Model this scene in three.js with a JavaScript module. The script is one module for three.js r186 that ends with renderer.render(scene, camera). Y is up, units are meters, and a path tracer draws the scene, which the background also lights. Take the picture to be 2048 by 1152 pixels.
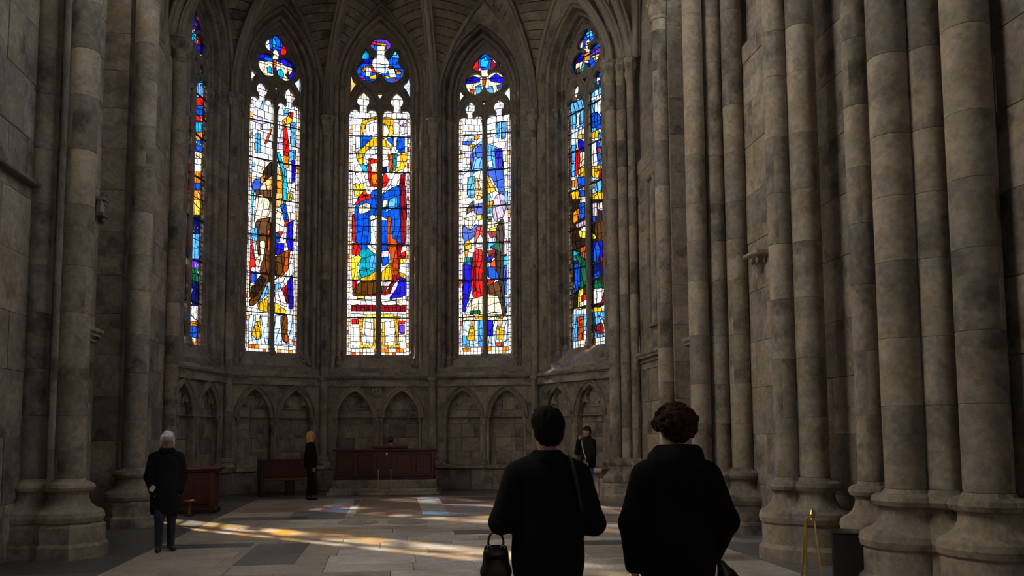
import * as THREE from 'three';
import { mergeGeometries, toCreasedNormals } from 'three/addons/utils/BufferGeometryUtils.js';

// ---------------------------------------------------------------- camera, sky, sun, exposure
const scene = new THREE.Scene();
const renderer = new THREE.WebGLRenderer({ antialias: true });
renderer.toneMapping = THREE.LinearToneMapping;
renderer.toneMappingExposure = 1.45;
renderer.shadowMap.enabled = true;

const FOCAL = 1640, PPX = 1024, PPY = 732, DEG = Math.PI / 180, YAW = 8.3 * DEG, EYE = 1.6;
const camera = new THREE.PerspectiveCamera(2 * Math.atan(576 / FOCAL) / DEG, 2048 / 1152, 0.1, 300);
camera.setViewOffset(2048, 1152, 0, -(PPY - 576), 2048, 1152);
camera.position.set(0, EYE, 0);
camera.rotation.order = 'YXZ';
camera.rotation.set(4.7 * DEG, -YAW, -0.0053);
camera.updateMatrixWorld();

scene.background = new THREE.Color().setRGB(3.9, 4.05, 4.2);          // even, bright, thinly overcast sky
const SUN_AZ = 46.5 * DEG, SUN_EL = 38 * DEG;
const sun = new THREE.DirectionalLight(new THREE.Color().setRGB(1, 0.92, 0.8), 25);
sun.position.set(-Math.sin(SUN_AZ) * Math.cos(SUN_EL) * 60, Math.sin(SUN_EL) * 60, -18 - Math.cos(SUN_AZ) * Math.cos(SUN_EL) * 60);
sun.target.position.set(0, 0, -18);
sun.castShadow = true;
sun.shadow.radius = 3;
sun.shadow.mapSize.set(4096, 4096);
Object.assign(sun.shadow.camera, { left: -26, right: 26, top: 26, bottom: -26, near: 10, far: 130 });
scene.add(sun, sun.target);

// ---------------------------------------------------------------- where things stand: photograph measurements to metres
const FWD = new THREE.Vector3(Math.sin(YAW), 0, -Math.cos(YAW));
const ray = (x, y) => new THREE.Vector3((x - PPX) / FOCAL, -(y - PPY) / FOCAL, -1).applyQuaternion(camera.quaternion);
const atDepth = (x, y, d) => { const r = ray(x, y); return r.multiplyScalar(d / r.dot(FWD)).add(camera.position); };
const atHeight = (x, y, h) => { const r = ray(x, y); return r.multiplyScalar((h - EYE) / r.y).add(camera.position); };

// ---------------------------------------------------------------- random numbers, names, tags
function rng(seed) { let s = seed >>> 0; return () => { s = (s + 0x6d2b79f5) | 0; let t = Math.imul(s ^ (s >>> 15), 1 | s); t = (t + Math.imul(t ^ (t >>> 7), 61 | t)) ^ t; return ((t ^ (t >>> 14)) >>> 0) / 4294967296; }; }
const taken = {};
function numbered(name) { const n = taken[name] = (taken[name] ?? -1) + 1; return n ? name + '_' + String(n).padStart(3, '0') : name; }
function thing(name, label, category, pos = [0, 0, 0], turn = 0, extra = {}) {
  const o = new THREE.Group(); o.name = numbered(name); o.position.set(...pos); o.rotation.y = turn;
  o.userData = { label, category, ...extra }; scene.add(o); return o;
}
const structure = (name, label, category, pos, turn, extra) => thing(name, label, category, pos, turn, { kind: 'structure', ...extra });
function part(parent, name, geo, mat, pos, turn) {
  const m = new THREE.Mesh(geo, mat); m.name = name;
  if (pos) m.position.set(...pos);
  if (turn) m.rotation.y = turn;
  parent.add(m); return m;
}
function sub(parent, name, pos, turn) { const g = new THREE.Group(); g.name = name; if (pos) g.position.set(...pos); if (turn) g.rotation.y = turn; parent.add(g); return g; }

// ---------------------------------------------------------------- textures
function tileNoise(n, cells, seed) {            // value noise that repeats
  const r = rng(seed), g = Float32Array.from({ length: cells * cells }, () => r()), out = new Float32Array(n * n);
  for (let y = 0; y < n; y++) for (let x = 0; x < n; x++) {
    const u = x / n * cells, v = y / n * cells, i = Math.floor(u), j = Math.floor(v), a = u - i, b = v - j, s = a * a * (3 - 2 * a), t = b * b * (3 - 2 * b);
    const i1 = (i + 1) % cells, j1 = (j + 1) % cells;
    out[y * n + x] = (g[j * cells + i] * (1 - s) + g[j * cells + i1] * s) * (1 - t) + (g[j1 * cells + i] * (1 - s) + g[j1 * cells + i1] * s) * t;
  }
  return out;
}
function fbm(n, start, octaves, seed, gain = 0.55) {
  const out = new Float32Array(n * n); let amp = 1, total = 0;
  for (let o = 0; o < octaves; o++) { const a = tileNoise(n, start << o, seed + o * 17); for (let i = 0; i < out.length; i++) out[i] += a[i] * amp; total += amp; amp *= gain; }
  for (let i = 0; i < out.length; i++) out[i] /= total;
  return out;
}
function texture(n, at, srgb) {
  const d = new Uint8Array(n * n * 4);
  for (let i = 0; i < n * n; i++) { const c = at(i); for (let k = 0; k < 3; k++) d[i * 4 + k] = Math.max(0, Math.min(255, (c.length ? c[k] : c) * 255)); d[i * 4 + 3] = 255; }
  const t = new THREE.DataTexture(d, n, n); t.wrapS = t.wrapT = THREE.RepeatWrapping; t.magFilter = THREE.LinearFilter;
  if (srgb) t.colorSpace = THREE.SRGBColorSpace; t.needsUpdate = true; return t;
}
const SN = 512, nA = fbm(SN, 3, 6, 11), nB = fbm(SN, 5, 5, 77, 0.6), nC = fbm(SN, 40, 3, 201, 0.7), nD = fbm(SN, 8, 4, 333);
const clamp = (x, a = 0, b = 1) => Math.max(a, Math.min(b, x));
const stoneMap = texture(SN, (i) => {
  const blot = clamp((nA[i] - 0.5) * 3.4 + 0.5), stain = clamp((nB[i] - 0.54) * 6), grain = (nC[i] - 0.5) * 0.32, warm = (nD[i] - 0.5) * 0.3;
  const k = 0.76 + 0.2 * blot + grain - 0.2 * stain;
  return [k * (1 + warm * 0.35), k * (1 + warm * 0.06), k * (1 - warm * 0.55)];
}, true);
const stoneBump = texture(SN, (i) => 0.35 * nA[i] + 0.65 * nC[i]);
const floorMap = texture(SN, (i) => { const k = 0.82 + (nA[i] - 0.5) * 0.5 + (nC[i] - 0.5) * 0.22 - clamp((nB[i] - 0.58) * 4) * 0.2; return [k, k * (1 - (nD[i] - 0.5) * 0.12), k * (1 - (nD[i] - 0.5) * 0.3)]; }, true);
const woodRows = tileNoise(SN, 64, 5), woodMap = texture(SN, (i) => { const x = i % SN, y = (i / SN) | 0, k = 0.72 + 0.3 * woodRows[y * SN + ((x >> 4) % SN)] + (nA[i] - 0.5) * 0.3; return [k, k, k]; }, true);
const paintMap = texture(512, (i) => { const x = i % 512, y = (i / 512) | 0, k = 1 - 0.5 * clamp((Math.sin((x + 26 * nA[i] * 6) * Math.PI / 16) - 0.35) * 1.3) * clamp((nB[i] - 0.36) * 5) - 0.35 * clamp((nD[i] - 0.55) * 6); return [k, k, k]; }, true);   // brown paint strokes fired on the glass
const clothBump = texture(256, (i) => { const x = i % 256, y = (i / 256) | 0; return 0.5 + 0.3 * Math.sin(x * Math.PI / 4) * Math.sin(y * Math.PI / 4); });

// ---------------------------------------------------------------- materials
const lin = (r, g, b) => new THREE.Color().setRGB(r, g, b);
function stoneMat(r, g, b, du, rough = 0.88) {
  const m = stoneMap.clone(), bm = stoneBump.clone(); m.offset.set(du, du * 1.7); bm.offset.set(du, du * 1.7);
  return new THREE.MeshStandardMaterial({ color: lin(r, g, b), map: m, bumpMap: bm, bumpScale: 0.006, roughness: rough });
}
const STONE = [[0.36, 0.3, 0.235], [0.32, 0.268, 0.212], [0.395, 0.328, 0.255], [0.295, 0.25, 0.2], [0.345, 0.285, 0.22], [0.28, 0.235, 0.188], [0.38, 0.322, 0.26], [0.255, 0.218, 0.18]].map((c, i) => stoneMat(...c, i * 0.137));
const APSE = [[0.33, 0.278, 0.222], [0.285, 0.24, 0.193], [0.355, 0.295, 0.232], [0.255, 0.215, 0.177], [0.305, 0.25, 0.195]].map((c, i) => stoneMat(...c, i * 0.213 + 0.05));
const MORTAR = stoneMat(0.3, 0.26, 0.21, 0.31, 0.95);
const DARKSTONE = stoneMat(0.34, 0.3, 0.255, 0.57);
const VAULT = stoneMat(0.34, 0.275, 0.21, 0.71);
const standard = (color, roughness, extra = {}) => new THREE.MeshStandardMaterial({ color, roughness, ...extra });
const IRON = standard(lin(0.02, 0.02, 0.022), 0.6, { metalness: 0.4 });
const LEAD = standard(lin(0.03, 0.03, 0.033), 0.7);
const BRASS = standard(lin(0.62, 0.4, 0.13), 0.28, { metalness: 1 });
const REDWOOD = standard(lin(0.066, 0.011, 0.009), 0.42, { map: woodMap });
const REDWOOD_TOP = standard(lin(0.1, 0.02, 0.013), 0.35, { map: woodMap });
const DARKWOOD = standard(lin(0.022, 0.007, 0.006), 0.45, { map: woodMap });

// ---------------------------------------------------------------- geometry helpers
const UVS = 1 / 2.4;
function fromTriangles(pos) {
  const g = new THREE.BufferGeometry(); g.setAttribute('position', new THREE.Float32BufferAttribute(pos, 3)); g.computeVertexNormals(); return g;
}
function boxUV(g, s = UVS, ou = 0, ov = 0) {    // metres, by the axis each face looks along
  if (g.index) g = g.toNonIndexed();
  const p = g.attributes.position, uv = new Float32Array(p.count * 2), a = new THREE.Vector3(), b = new THREE.Vector3(), c = new THREE.Vector3();
  for (let i = 0; i < p.count; i += 3) {
    a.fromBufferAttribute(p, i); b.fromBufferAttribute(p, i + 1).sub(a); c.fromBufferAttribute(p, i + 2).sub(a); b.cross(c);
    const x = Math.abs(b.x), y = Math.abs(b.y), z = Math.abs(b.z);
    for (let k = i; k < i + 3; k++) {
      const px = p.getX(k), py = p.getY(k), pz = p.getZ(k);
      uv[k * 2] = (x > y && x > z ? pz : px) * s + ou; uv[k * 2 + 1] = (y > x && y > z ? pz : py) * s + ov;
    }
  }
  g.setAttribute('uv', new THREE.BufferAttribute(uv, 2)); return g;
}
function quads(list) { const p = []; for (const [a, b, c, d] of list) p.push(...a, ...b, ...c, ...a, ...c, ...d); return fromTriangles(p); }
let blockSeed = rng(91);
function block(w, h, d, b = 0.008) {            // front face at z = 0 with chamfered edges, centred on x and y
  const x = w / 2, y = h / 2, i = x - b, j = y - b;
  const g = quads([
    [[-i, -j, 0], [i, -j, 0], [i, j, 0], [-i, j, 0]],
    [[-x, -y, -b], [x, -y, -b], [i, -j, 0], [-i, -j, 0]], [[x, -y, -b], [x, y, -b], [i, j, 0], [i, -j, 0]], [[x, y, -b], [-x, y, -b], [-i, j, 0], [i, j, 0]], [[-x, y, -b], [-x, -y, -b], [-i, -j, 0], [-i, j, 0]],
    [[-x, -y, -d], [x, -y, -d], [x, -y, -b], [-x, -y, -b]], [[x, -y, -d], [x, y, -d], [x, y, -b], [x, -y, -b]], [[x, y, -d], [-x, y, -d], [-x, y, -b], [x, y, -b]], [[-x, y, -d], [-x, -y, -d], [-x, -y, -b], [-x, y, -b]],
  ]);
  return boxUV(g, UVS, blockSeed(), blockSeed());
}
function box(w, h, d, b = 0.006, s = UVS) {     // chamfered on all edges, standing on y = 0, centred on x and z
  const sh = new THREE.Shape(); sh.moveTo(-w / 2 + b, b); sh.lineTo(w / 2 - b, b); sh.lineTo(w / 2 - b, h - b); sh.lineTo(-w / 2 + b, h - b); sh.closePath();
  const g = new THREE.ExtrudeGeometry(sh, { depth: d - 2 * b, bevelEnabled: true, bevelSize: b, bevelThickness: b, bevelSegments: 1 });
  g.translate(0, 0, -d / 2 + b); return boxUV(g, s, blockSeed(), blockSeed());
}
function lathe(pts, seg = 28, crease = 0.6) {
  const g0 = new THREE.LatheGeometry(pts.map(([x, y]) => new THREE.Vector2(Math.max(x, 0.0001), y)), seg), p = g0.attributes.position, uv = g0.attributes.uv;
  const rmax = Math.max(...pts.map((q) => q[0]));
  let len = [0]; for (let i = 1; i < pts.length; i++) len.push(len[i - 1] + Math.hypot(pts[i][0] - pts[i - 1][0], pts[i][1] - pts[i - 1][1]));
  for (let i = 0; i < uv.count; i++) uv.setXY(i, uv.getX(i) * Math.round(Math.max(1, 2 * Math.PI * rmax * UVS * 2)) / 2, len[i % pts.length] * UVS);
  return crease ? toCreasedNormals(g0, crease) : g0;
}
function tube(points, r, seg = 8, closed = false, n = 0) {
  const c = new THREE.CatmullRomCurve3(points.map((q) => new THREE.Vector3(...q)), closed, 'centripetal');
  return new THREE.TubeGeometry(c, n || points.length * 6, r, seg, closed);
}
function sweep(path, profile, flip = false) {   // profile (outward offset, depth) along a flat path of (u, v); outward is to the left of travel
  const n = path.length, m = profile.length, pos = [], uv = [], idx = []; let s = 0;
  for (let i = 0; i < n; i++) {
    const a = path[Math.max(0, i - 1)], b = path[i], c = path[Math.min(n - 1, i + 1)];
    let d1 = [b[0] - a[0], b[1] - a[1]], d2 = [c[0] - b[0], c[1] - b[1]];
    const l1 = Math.hypot(...d1), l2 = Math.hypot(...d2); s += l1;
    if (!l1) d1 = d2; if (!l2) d2 = d1;
    const L1 = Math.hypot(...d1), L2 = Math.hypot(...d2), n1 = [-d1[1] / L1, d1[0] / L1], n2 = [-d2[1] / L2, d2[0] / L2];
    let nx = n1[0] + n2[0], ny = n1[1] + n2[1]; const l = Math.hypot(nx, ny); nx /= l; ny /= l; const k = 1 / Math.max(0.35, nx * n1[0] + ny * n1[1]);
    let t = 0;
    for (let j = 0; j < m; j++) {
      if (j) t += Math.hypot(profile[j][0] - profile[j - 1][0], profile[j][1] - profile[j - 1][1]);
      pos.push(b[0] + nx * k * profile[j][0], b[1] + ny * k * profile[j][0], profile[j][1]); uv.push(t * UVS, s * UVS);
    }
  }
  for (let i = 0; i + 1 < n; i++) for (let j = 0; j + 1 < m; j++) {
    const a = i * m + j, b = a + 1, c = a + m, d = c + 1;
    if (flip) idx.push(a, b, c, b, d, c); else idx.push(a, c, b, b, c, d);
  }
  const g = new THREE.BufferGeometry(); g.setAttribute('position', new THREE.Float32BufferAttribute(pos, 3)); g.setAttribute('uv', new THREE.Float32BufferAttribute(uv, 2)); g.setIndex(idx);
  return toCreasedNormals(g, 0.7);
}
function archPath(hw, bottom, spring, rise, n = 14) {  // left jamb up, pointed arch, right jamb down
  const rad = (hw * hw + rise * rise) / (2 * hw), cx = rad - hw, a1 = Math.acos(cx / rad), left = [[-hw, bottom]];
  for (let i = 0; i <= n; i++) { const t = a1 * i / n; left.push([cx - rad * Math.cos(t), spring + rad * Math.sin(t)]); }
  left[n + 1] = [0, spring + rise];
  return [...left, ...left.slice(0, -1).reverse().map(([x, y]) => [-x, y])];
}
const roll = (o, w, r, from, to, n = 7) => Array.from({ length: n }, (_, i) => { const a = (from + (to - from) * i / (n - 1)) * DEG; return [o + r * Math.cos(a), w + r * Math.sin(a)]; });
const shapeOf = (pts, S = THREE.Shape) => { const s = new S(); pts.forEach(([x, y], i) => (i ? s.lineTo(x, y) : s.moveTo(x, y))); s.closePath(); return s; };
function plate(outline, holes, depth, bevel = 0.015) {  // front at z = 0
  const s = shapeOf(outline); s.holes = holes.map((h) => shapeOf(h, THREE.Path));
  const g = new THREE.ExtrudeGeometry(s, { depth: depth - bevel, bevelEnabled: bevel > 0, bevelSize: bevel, bevelOffset: -bevel, bevelThickness: bevel, bevelSegments: 1, curveSegments: 4 });
  g.translate(0, 0, -depth); return boxUV(g);
}
function smooth(pts, n = 4) {                   // closed curve through points
  const out = [], N = pts.length;
  for (let i = 0; i < N; i++) {
    const a = pts[(i + N - 1) % N], b = pts[i], c = pts[(i + 1) % N], d = pts[(i + 2) % N];
    for (let k = 0; k < n; k++) {
      const t = k / n, t2 = t * t, t3 = t2 * t, f = (q) => 0.5 * (2 * b[q] + (c[q] - a[q]) * t + (2 * a[q] - 5 * b[q] + 4 * c[q] - d[q]) * t2 + (3 * b[q] - a[q] - 3 * c[q] + d[q]) * t3);
      out.push([f(0), f(1)]);
    }
  }
  return out;
}
// carved leaf capital: astragal ring, bell with two rows of leaves, moulded abacus
function capitalBell(R, h, seed = 0) {
  const seg = 56, rows = 18, pos = [], uv = [], idx = [], n1 = 8;
  for (let j = 0; j <= rows; j++) for (let i = 0; i <= seg; i++) {
    const t = j / rows, a = i / seg * Math.PI * 2; let r = R * (1.02 + 0.42 * t * t);
    if (t < 0.1) r = R * (1.05 + 0.12 * Math.sin(t / 0.1 * Math.PI));
    const leaf = (c, w, ph, amp) => { const q = clamp(1 - Math.abs(t - c) / w), l = Math.max(0, Math.cos(n1 / 2 * (a + ph) + seed)); return amp * R * Math.pow(q, 0.6) * Math.pow(l, 0.7); };
    r += leaf(0.42, 0.24, 0, 0.3) + leaf(0.82, 0.2, Math.PI / n1 * 2, 0.42) + 0.05 * R * Math.sin(a * 24 + t * 20) * (t > 0.12 ? 1 : 0);
    pos.push(r * Math.cos(a), t * h, -r * Math.sin(a)); uv.push(i / seg, t * h * UVS);
  }
  for (let j = 0; j < rows; j++) for (let i = 0; i < seg; i++) { const a = j * (seg + 1) + i, b = a + 1, c = a + seg + 1, d = c + 1; idx.push(a, b, c, b, d, c); }
  const g = new THREE.BufferGeometry(); g.setAttribute('position', new THREE.Float32BufferAttribute(pos, 3)); g.setAttribute('uv', new THREE.Float32BufferAttribute(uv, 2)); g.setIndex(idx); g.computeVertexNormals(); return g;
}
const abacus = (R, h, y = 0) => lathe([[0, y], [R * 1.45, y], [R * 1.62, y + h * 0.25], [R * 1.62, y + h * 0.45], [R * 1.78, y + h * 0.6], [R * 1.78, y + h], [0, y + h]], 16, 0.5);
function addCapital(parent, R, y, h, mat, pos = [0, 0]) {
  const c = part(parent, 'capital', capitalBell(R, h * 0.8, pos[0] * 7), mat, [pos[0], y, pos[1]]);
  part(c, 'abacus', abacus(R, h * 0.22, h * 0.78), mat); return c;
}
const drumCache = {};
function drum(R, h, seg = 26, b = 0.006) { const k = [R, h, seg].map((x) => x.toFixed(3)).join(); return drumCache[k] ??= lathe([[R - b, 0], [R, b], [R, h - b], [R - b, h]], seg, 0.5); }

// ---------------------------------------------------------------- floor
{
  const floor = structure('floor', 'stone paved church floor of tan, cream and grey slabs with a dark slate margin', 'floor');
  const tint = (r, g, b, rough = 0.4) => new THREE.MeshPhysicalMaterial({ color: lin(r, g, b).multiplyScalar(0.92), roughness: rough, specularIntensity: 1, map: floorMap, bumpMap: stoneBump, bumpScale: 0.002 });
  const TAN = [tint(0.54, 0.45, 0.36), tint(0.47, 0.39, 0.31), tint(0.58, 0.49, 0.4), tint(0.5, 0.43, 0.36), tint(0.41, 0.33, 0.26), tint(0.54, 0.48, 0.41)];
  const PALE = [tint(0.74, 0.68, 0.6), tint(0.68, 0.63, 0.56), tint(0.8, 0.74, 0.66), tint(0.7, 0.64, 0.59)];
  const SLATE = [tint(0.15, 0.145, 0.145), tint(0.18, 0.17, 0.165), tint(0.13, 0.128, 0.13), tint(0.21, 0.195, 0.185)];
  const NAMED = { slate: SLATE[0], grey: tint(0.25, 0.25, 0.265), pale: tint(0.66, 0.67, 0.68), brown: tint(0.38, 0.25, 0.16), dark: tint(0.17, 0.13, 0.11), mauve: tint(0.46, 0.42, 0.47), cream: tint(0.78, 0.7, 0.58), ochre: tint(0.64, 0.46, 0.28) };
  const r = rng(7);
  part(floor, 'bed', box(14, 0.3, 46, 0.01), MORTAR, [0.2, -0.325, -4]);
  const slab = (x0, x1, z0, z1, mat, lift = 0) => {
    const g = block(x1 - x0 - 0.006, z1 - z0 - 0.006, 0.03, 0.003), m = part(floor, 'slab', g, mat, [(x0 + x1) / 2, lift, (z0 + z1) / 2]); m.rotation.x = -Math.PI / 2; return m;
  };
  const rows = []; for (let z = -23.0; z < -8.2;) { const d = 0.5 + r() * 0.28; rows.push([z, z + d]); z += d; }
  for (const [z0, z1] of rows) {
    const lo = -3.34, hi = 4.6; let x = lo;
    while (x < hi - 0.01) { let w = 0.62 + r() * 0.75; if (hi - x - w < 0.45) w = hi - x; slab(x, x + w, z0, z1, z0 < -21.9 ? SLATE[(r() * 4) | 0] : (x > -0.9 && r() < 0.7 ? PALE : TAN)[(r() * 4) | 0], (r() - 0.5) * 0.0012); x += w; }
  }
  for (const [lo, hi] of [[-5.6, -3.34], [4.6, 5.9]]) for (let z = -23; z < -8.2; z += 1.15) slab(lo, hi, z, z + 1.15, lo < 0 ? SLATE[(r() * 4) | 0] : NAMED.grey);
  const at = (x0, y0, x1, y1, name, lift = 0.0022) => { const a = atHeight(x0, y1, 0), b = atHeight(x1, y0, 0); slab(Math.min(a.x, b.x), Math.max(a.x, b.x), Math.min(a.z, b.z), Math.max(a.z, b.z), NAMED[name], lift); };
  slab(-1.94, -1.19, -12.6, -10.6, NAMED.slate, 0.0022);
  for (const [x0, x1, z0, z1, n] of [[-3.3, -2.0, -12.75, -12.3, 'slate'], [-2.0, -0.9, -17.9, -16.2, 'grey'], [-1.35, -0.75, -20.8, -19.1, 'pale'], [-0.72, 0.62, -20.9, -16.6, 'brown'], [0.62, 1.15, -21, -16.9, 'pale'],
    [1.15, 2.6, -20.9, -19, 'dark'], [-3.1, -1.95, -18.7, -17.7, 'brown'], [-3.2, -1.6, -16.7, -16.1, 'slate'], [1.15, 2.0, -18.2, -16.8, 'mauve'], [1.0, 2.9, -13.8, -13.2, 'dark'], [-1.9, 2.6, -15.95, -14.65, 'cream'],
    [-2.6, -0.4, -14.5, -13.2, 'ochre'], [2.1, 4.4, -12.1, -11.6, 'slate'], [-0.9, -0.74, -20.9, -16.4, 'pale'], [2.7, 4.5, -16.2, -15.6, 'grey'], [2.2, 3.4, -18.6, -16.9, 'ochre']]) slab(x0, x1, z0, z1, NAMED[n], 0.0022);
  const near = []; for (let z = -8.2; z < 18.5; z += 0.9) for (let x = -5.6; x < 5.9; x += 1.15) near.push(block(1.145, 0.895, 0.03, 0.003).rotateX(-Math.PI / 2).translate(x + 0.575, 0, z + 0.45));
  part(floor, 'slab', mergeGeometries(near), TAN[1]).userData.kind = 'stuff';
  const far = []; for (let x = -5.2; x < 5.5; x += 1.07) far.push(block(1.064, 2.0, 0.03, 0.003).rotateX(-Math.PI / 2).translate(x + 0.535, 0, -24.0));
  part(floor, 'slab', mergeGeometries(far), SLATE[1]).userData.kind = 'stuff';
  for (const [px, py, label] of [[716, 1045, 'oval brass floor plate inlaid in cream slab, nearer the white-haired visitor'], [815, 1044, 'oval brass floor plate inlaid in cream slab, in line with the altar']]) {
    const p = atHeight(px, py, 0), t = thing('floor_plate', label, 'floor plate', [p.x, 0.003, p.z], 0, { group: 'oval plates set in the floor' });
    const ring = lathe([[0.33, 0], [0.33, 0.004], [0.37, 0.004], [0.37, 0]], 40); ring.scale(1, 1, 1.25); part(t, 'rim', ring, standard(lin(0.3, 0.24, 0.16), 0.5, { metalness: 0.3 }));
    const disc = lathe([[0, 0], [0, 0.002], [0.33, 0.002], [0.33, 0]], 40); disc.scale(1, 1, 1.25); part(t, 'disc', disc, standard(lin(0.36, 0.31, 0.25), 0.5, { map: stoneMap }));
  }
}
structure('ground', 'gravelly ground outside the church, beyond the windows', 'ground').add(Object.assign(new THREE.Mesh(boxUV(new THREE.BoxGeometry(240, 0.2, 240).translate(0, -0.65, 0)), stoneMat(0.2, 0.19, 0.15, 0.4)), { name: 'ground_surface' }));

// ---------------------------------------------------------------- apse bays
const VX = [[-5.3, -20.2], [-4.5, -23.22], [-2.02, -24.55], [1.19, -24.37], [4.13, -23.3], [5.55, -20.2]];
const GLASS_W = -0.55, V_STRING = 3.2;
const BAYS = [0, 1, 2, 3, 4].map((i) => {
  const [ax, az] = VX[i], [bx, bz] = VX[i + 1], L = Math.hypot(bx - ax, bz - az), ex = [(bx - ax) / L, (bz - az) / L], phi = Math.atan2(-ex[1], ex[0]), n = [Math.sin(phi), Math.cos(phi)], O = [(ax + bx) / 2, (az + bz) / 2];
  const local = (px, py, w = GLASS_W) => {      // where the sight line through a pixel meets the bay's plane at depth w
    const d = ray(px, py), o = camera.position, q = [O[0] + n[0] * w, O[1] + n[1] * w], t = ((q[0] - o.x) * n[0] + (q[1] - o.z) * n[1]) / (d.x * n[0] + d.z * n[1]);
    const X = o.x + d.x * t, Z = o.z + d.z * t; return [(X - O[0]) * ex[0] + (Z - O[1]) * ex[1], o.y + d.y * t];
  };
  const world = (u, v, w) => [O[0] + ex[0] * u + n[0] * w, v, O[1] + ex[1] * u + n[1] * w];
  return { i, L, ex, phi, n, O, local, world };
});
const EDGE = [[376, 404, 1], [492, 596, 0], [695, 820.5, 0], [917, 1023.6, 0], [1139, 1179, -1]];
const HEADS = [[384, 16, 381, 152, 2.64], [549, 69, 549, 217, 2.64], [763, 77, 757, 237, 2.57], [969, 106, 968, 244.6, 2.64], [1177, 56, 1174, 199, 2.64]]; // top of the foiled opening, springing of the lights
const V_BOT = 3.98;
BAYS.forEach((b, i) => {
  const [x0, x1, half] = EDGE[i], u0 = b.local(x0, 500)[0], u1 = b.local(x1, 500)[0];
  b.hw = half ? u1 - u0 - 0.0 : (u1 - u0) / 2; b.cu = half === 1 ? u0 : half === -1 ? u1 : (u0 + u1) / 2;
  const [tx, ty, sx, sy, k] = HEADS[i], top = b.local(tx, ty)[1]; b.spring = b.local(sx, sy)[1]; b.tv = (top - b.spring) / k;
});
if (globalThis.DEBUG_BAYS) for (const b of BAYS) console.log(b.i, 'L', b.L.toFixed(2), 'hw', b.hw.toFixed(3), 'cu', b.cu.toFixed(3), 'phi', (b.phi / DEG).toFixed(1), 'bot', b.local([376, 541, 757, 969, 1180][b.i], [691, 704, 708, 708, 697][b.i])[1].toFixed(2), 'spr', b.local([385, 549, 757, 968, 1174][b.i], [150, 217, 237, 244.6, 197][b.i])[1].toFixed(2));

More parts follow.
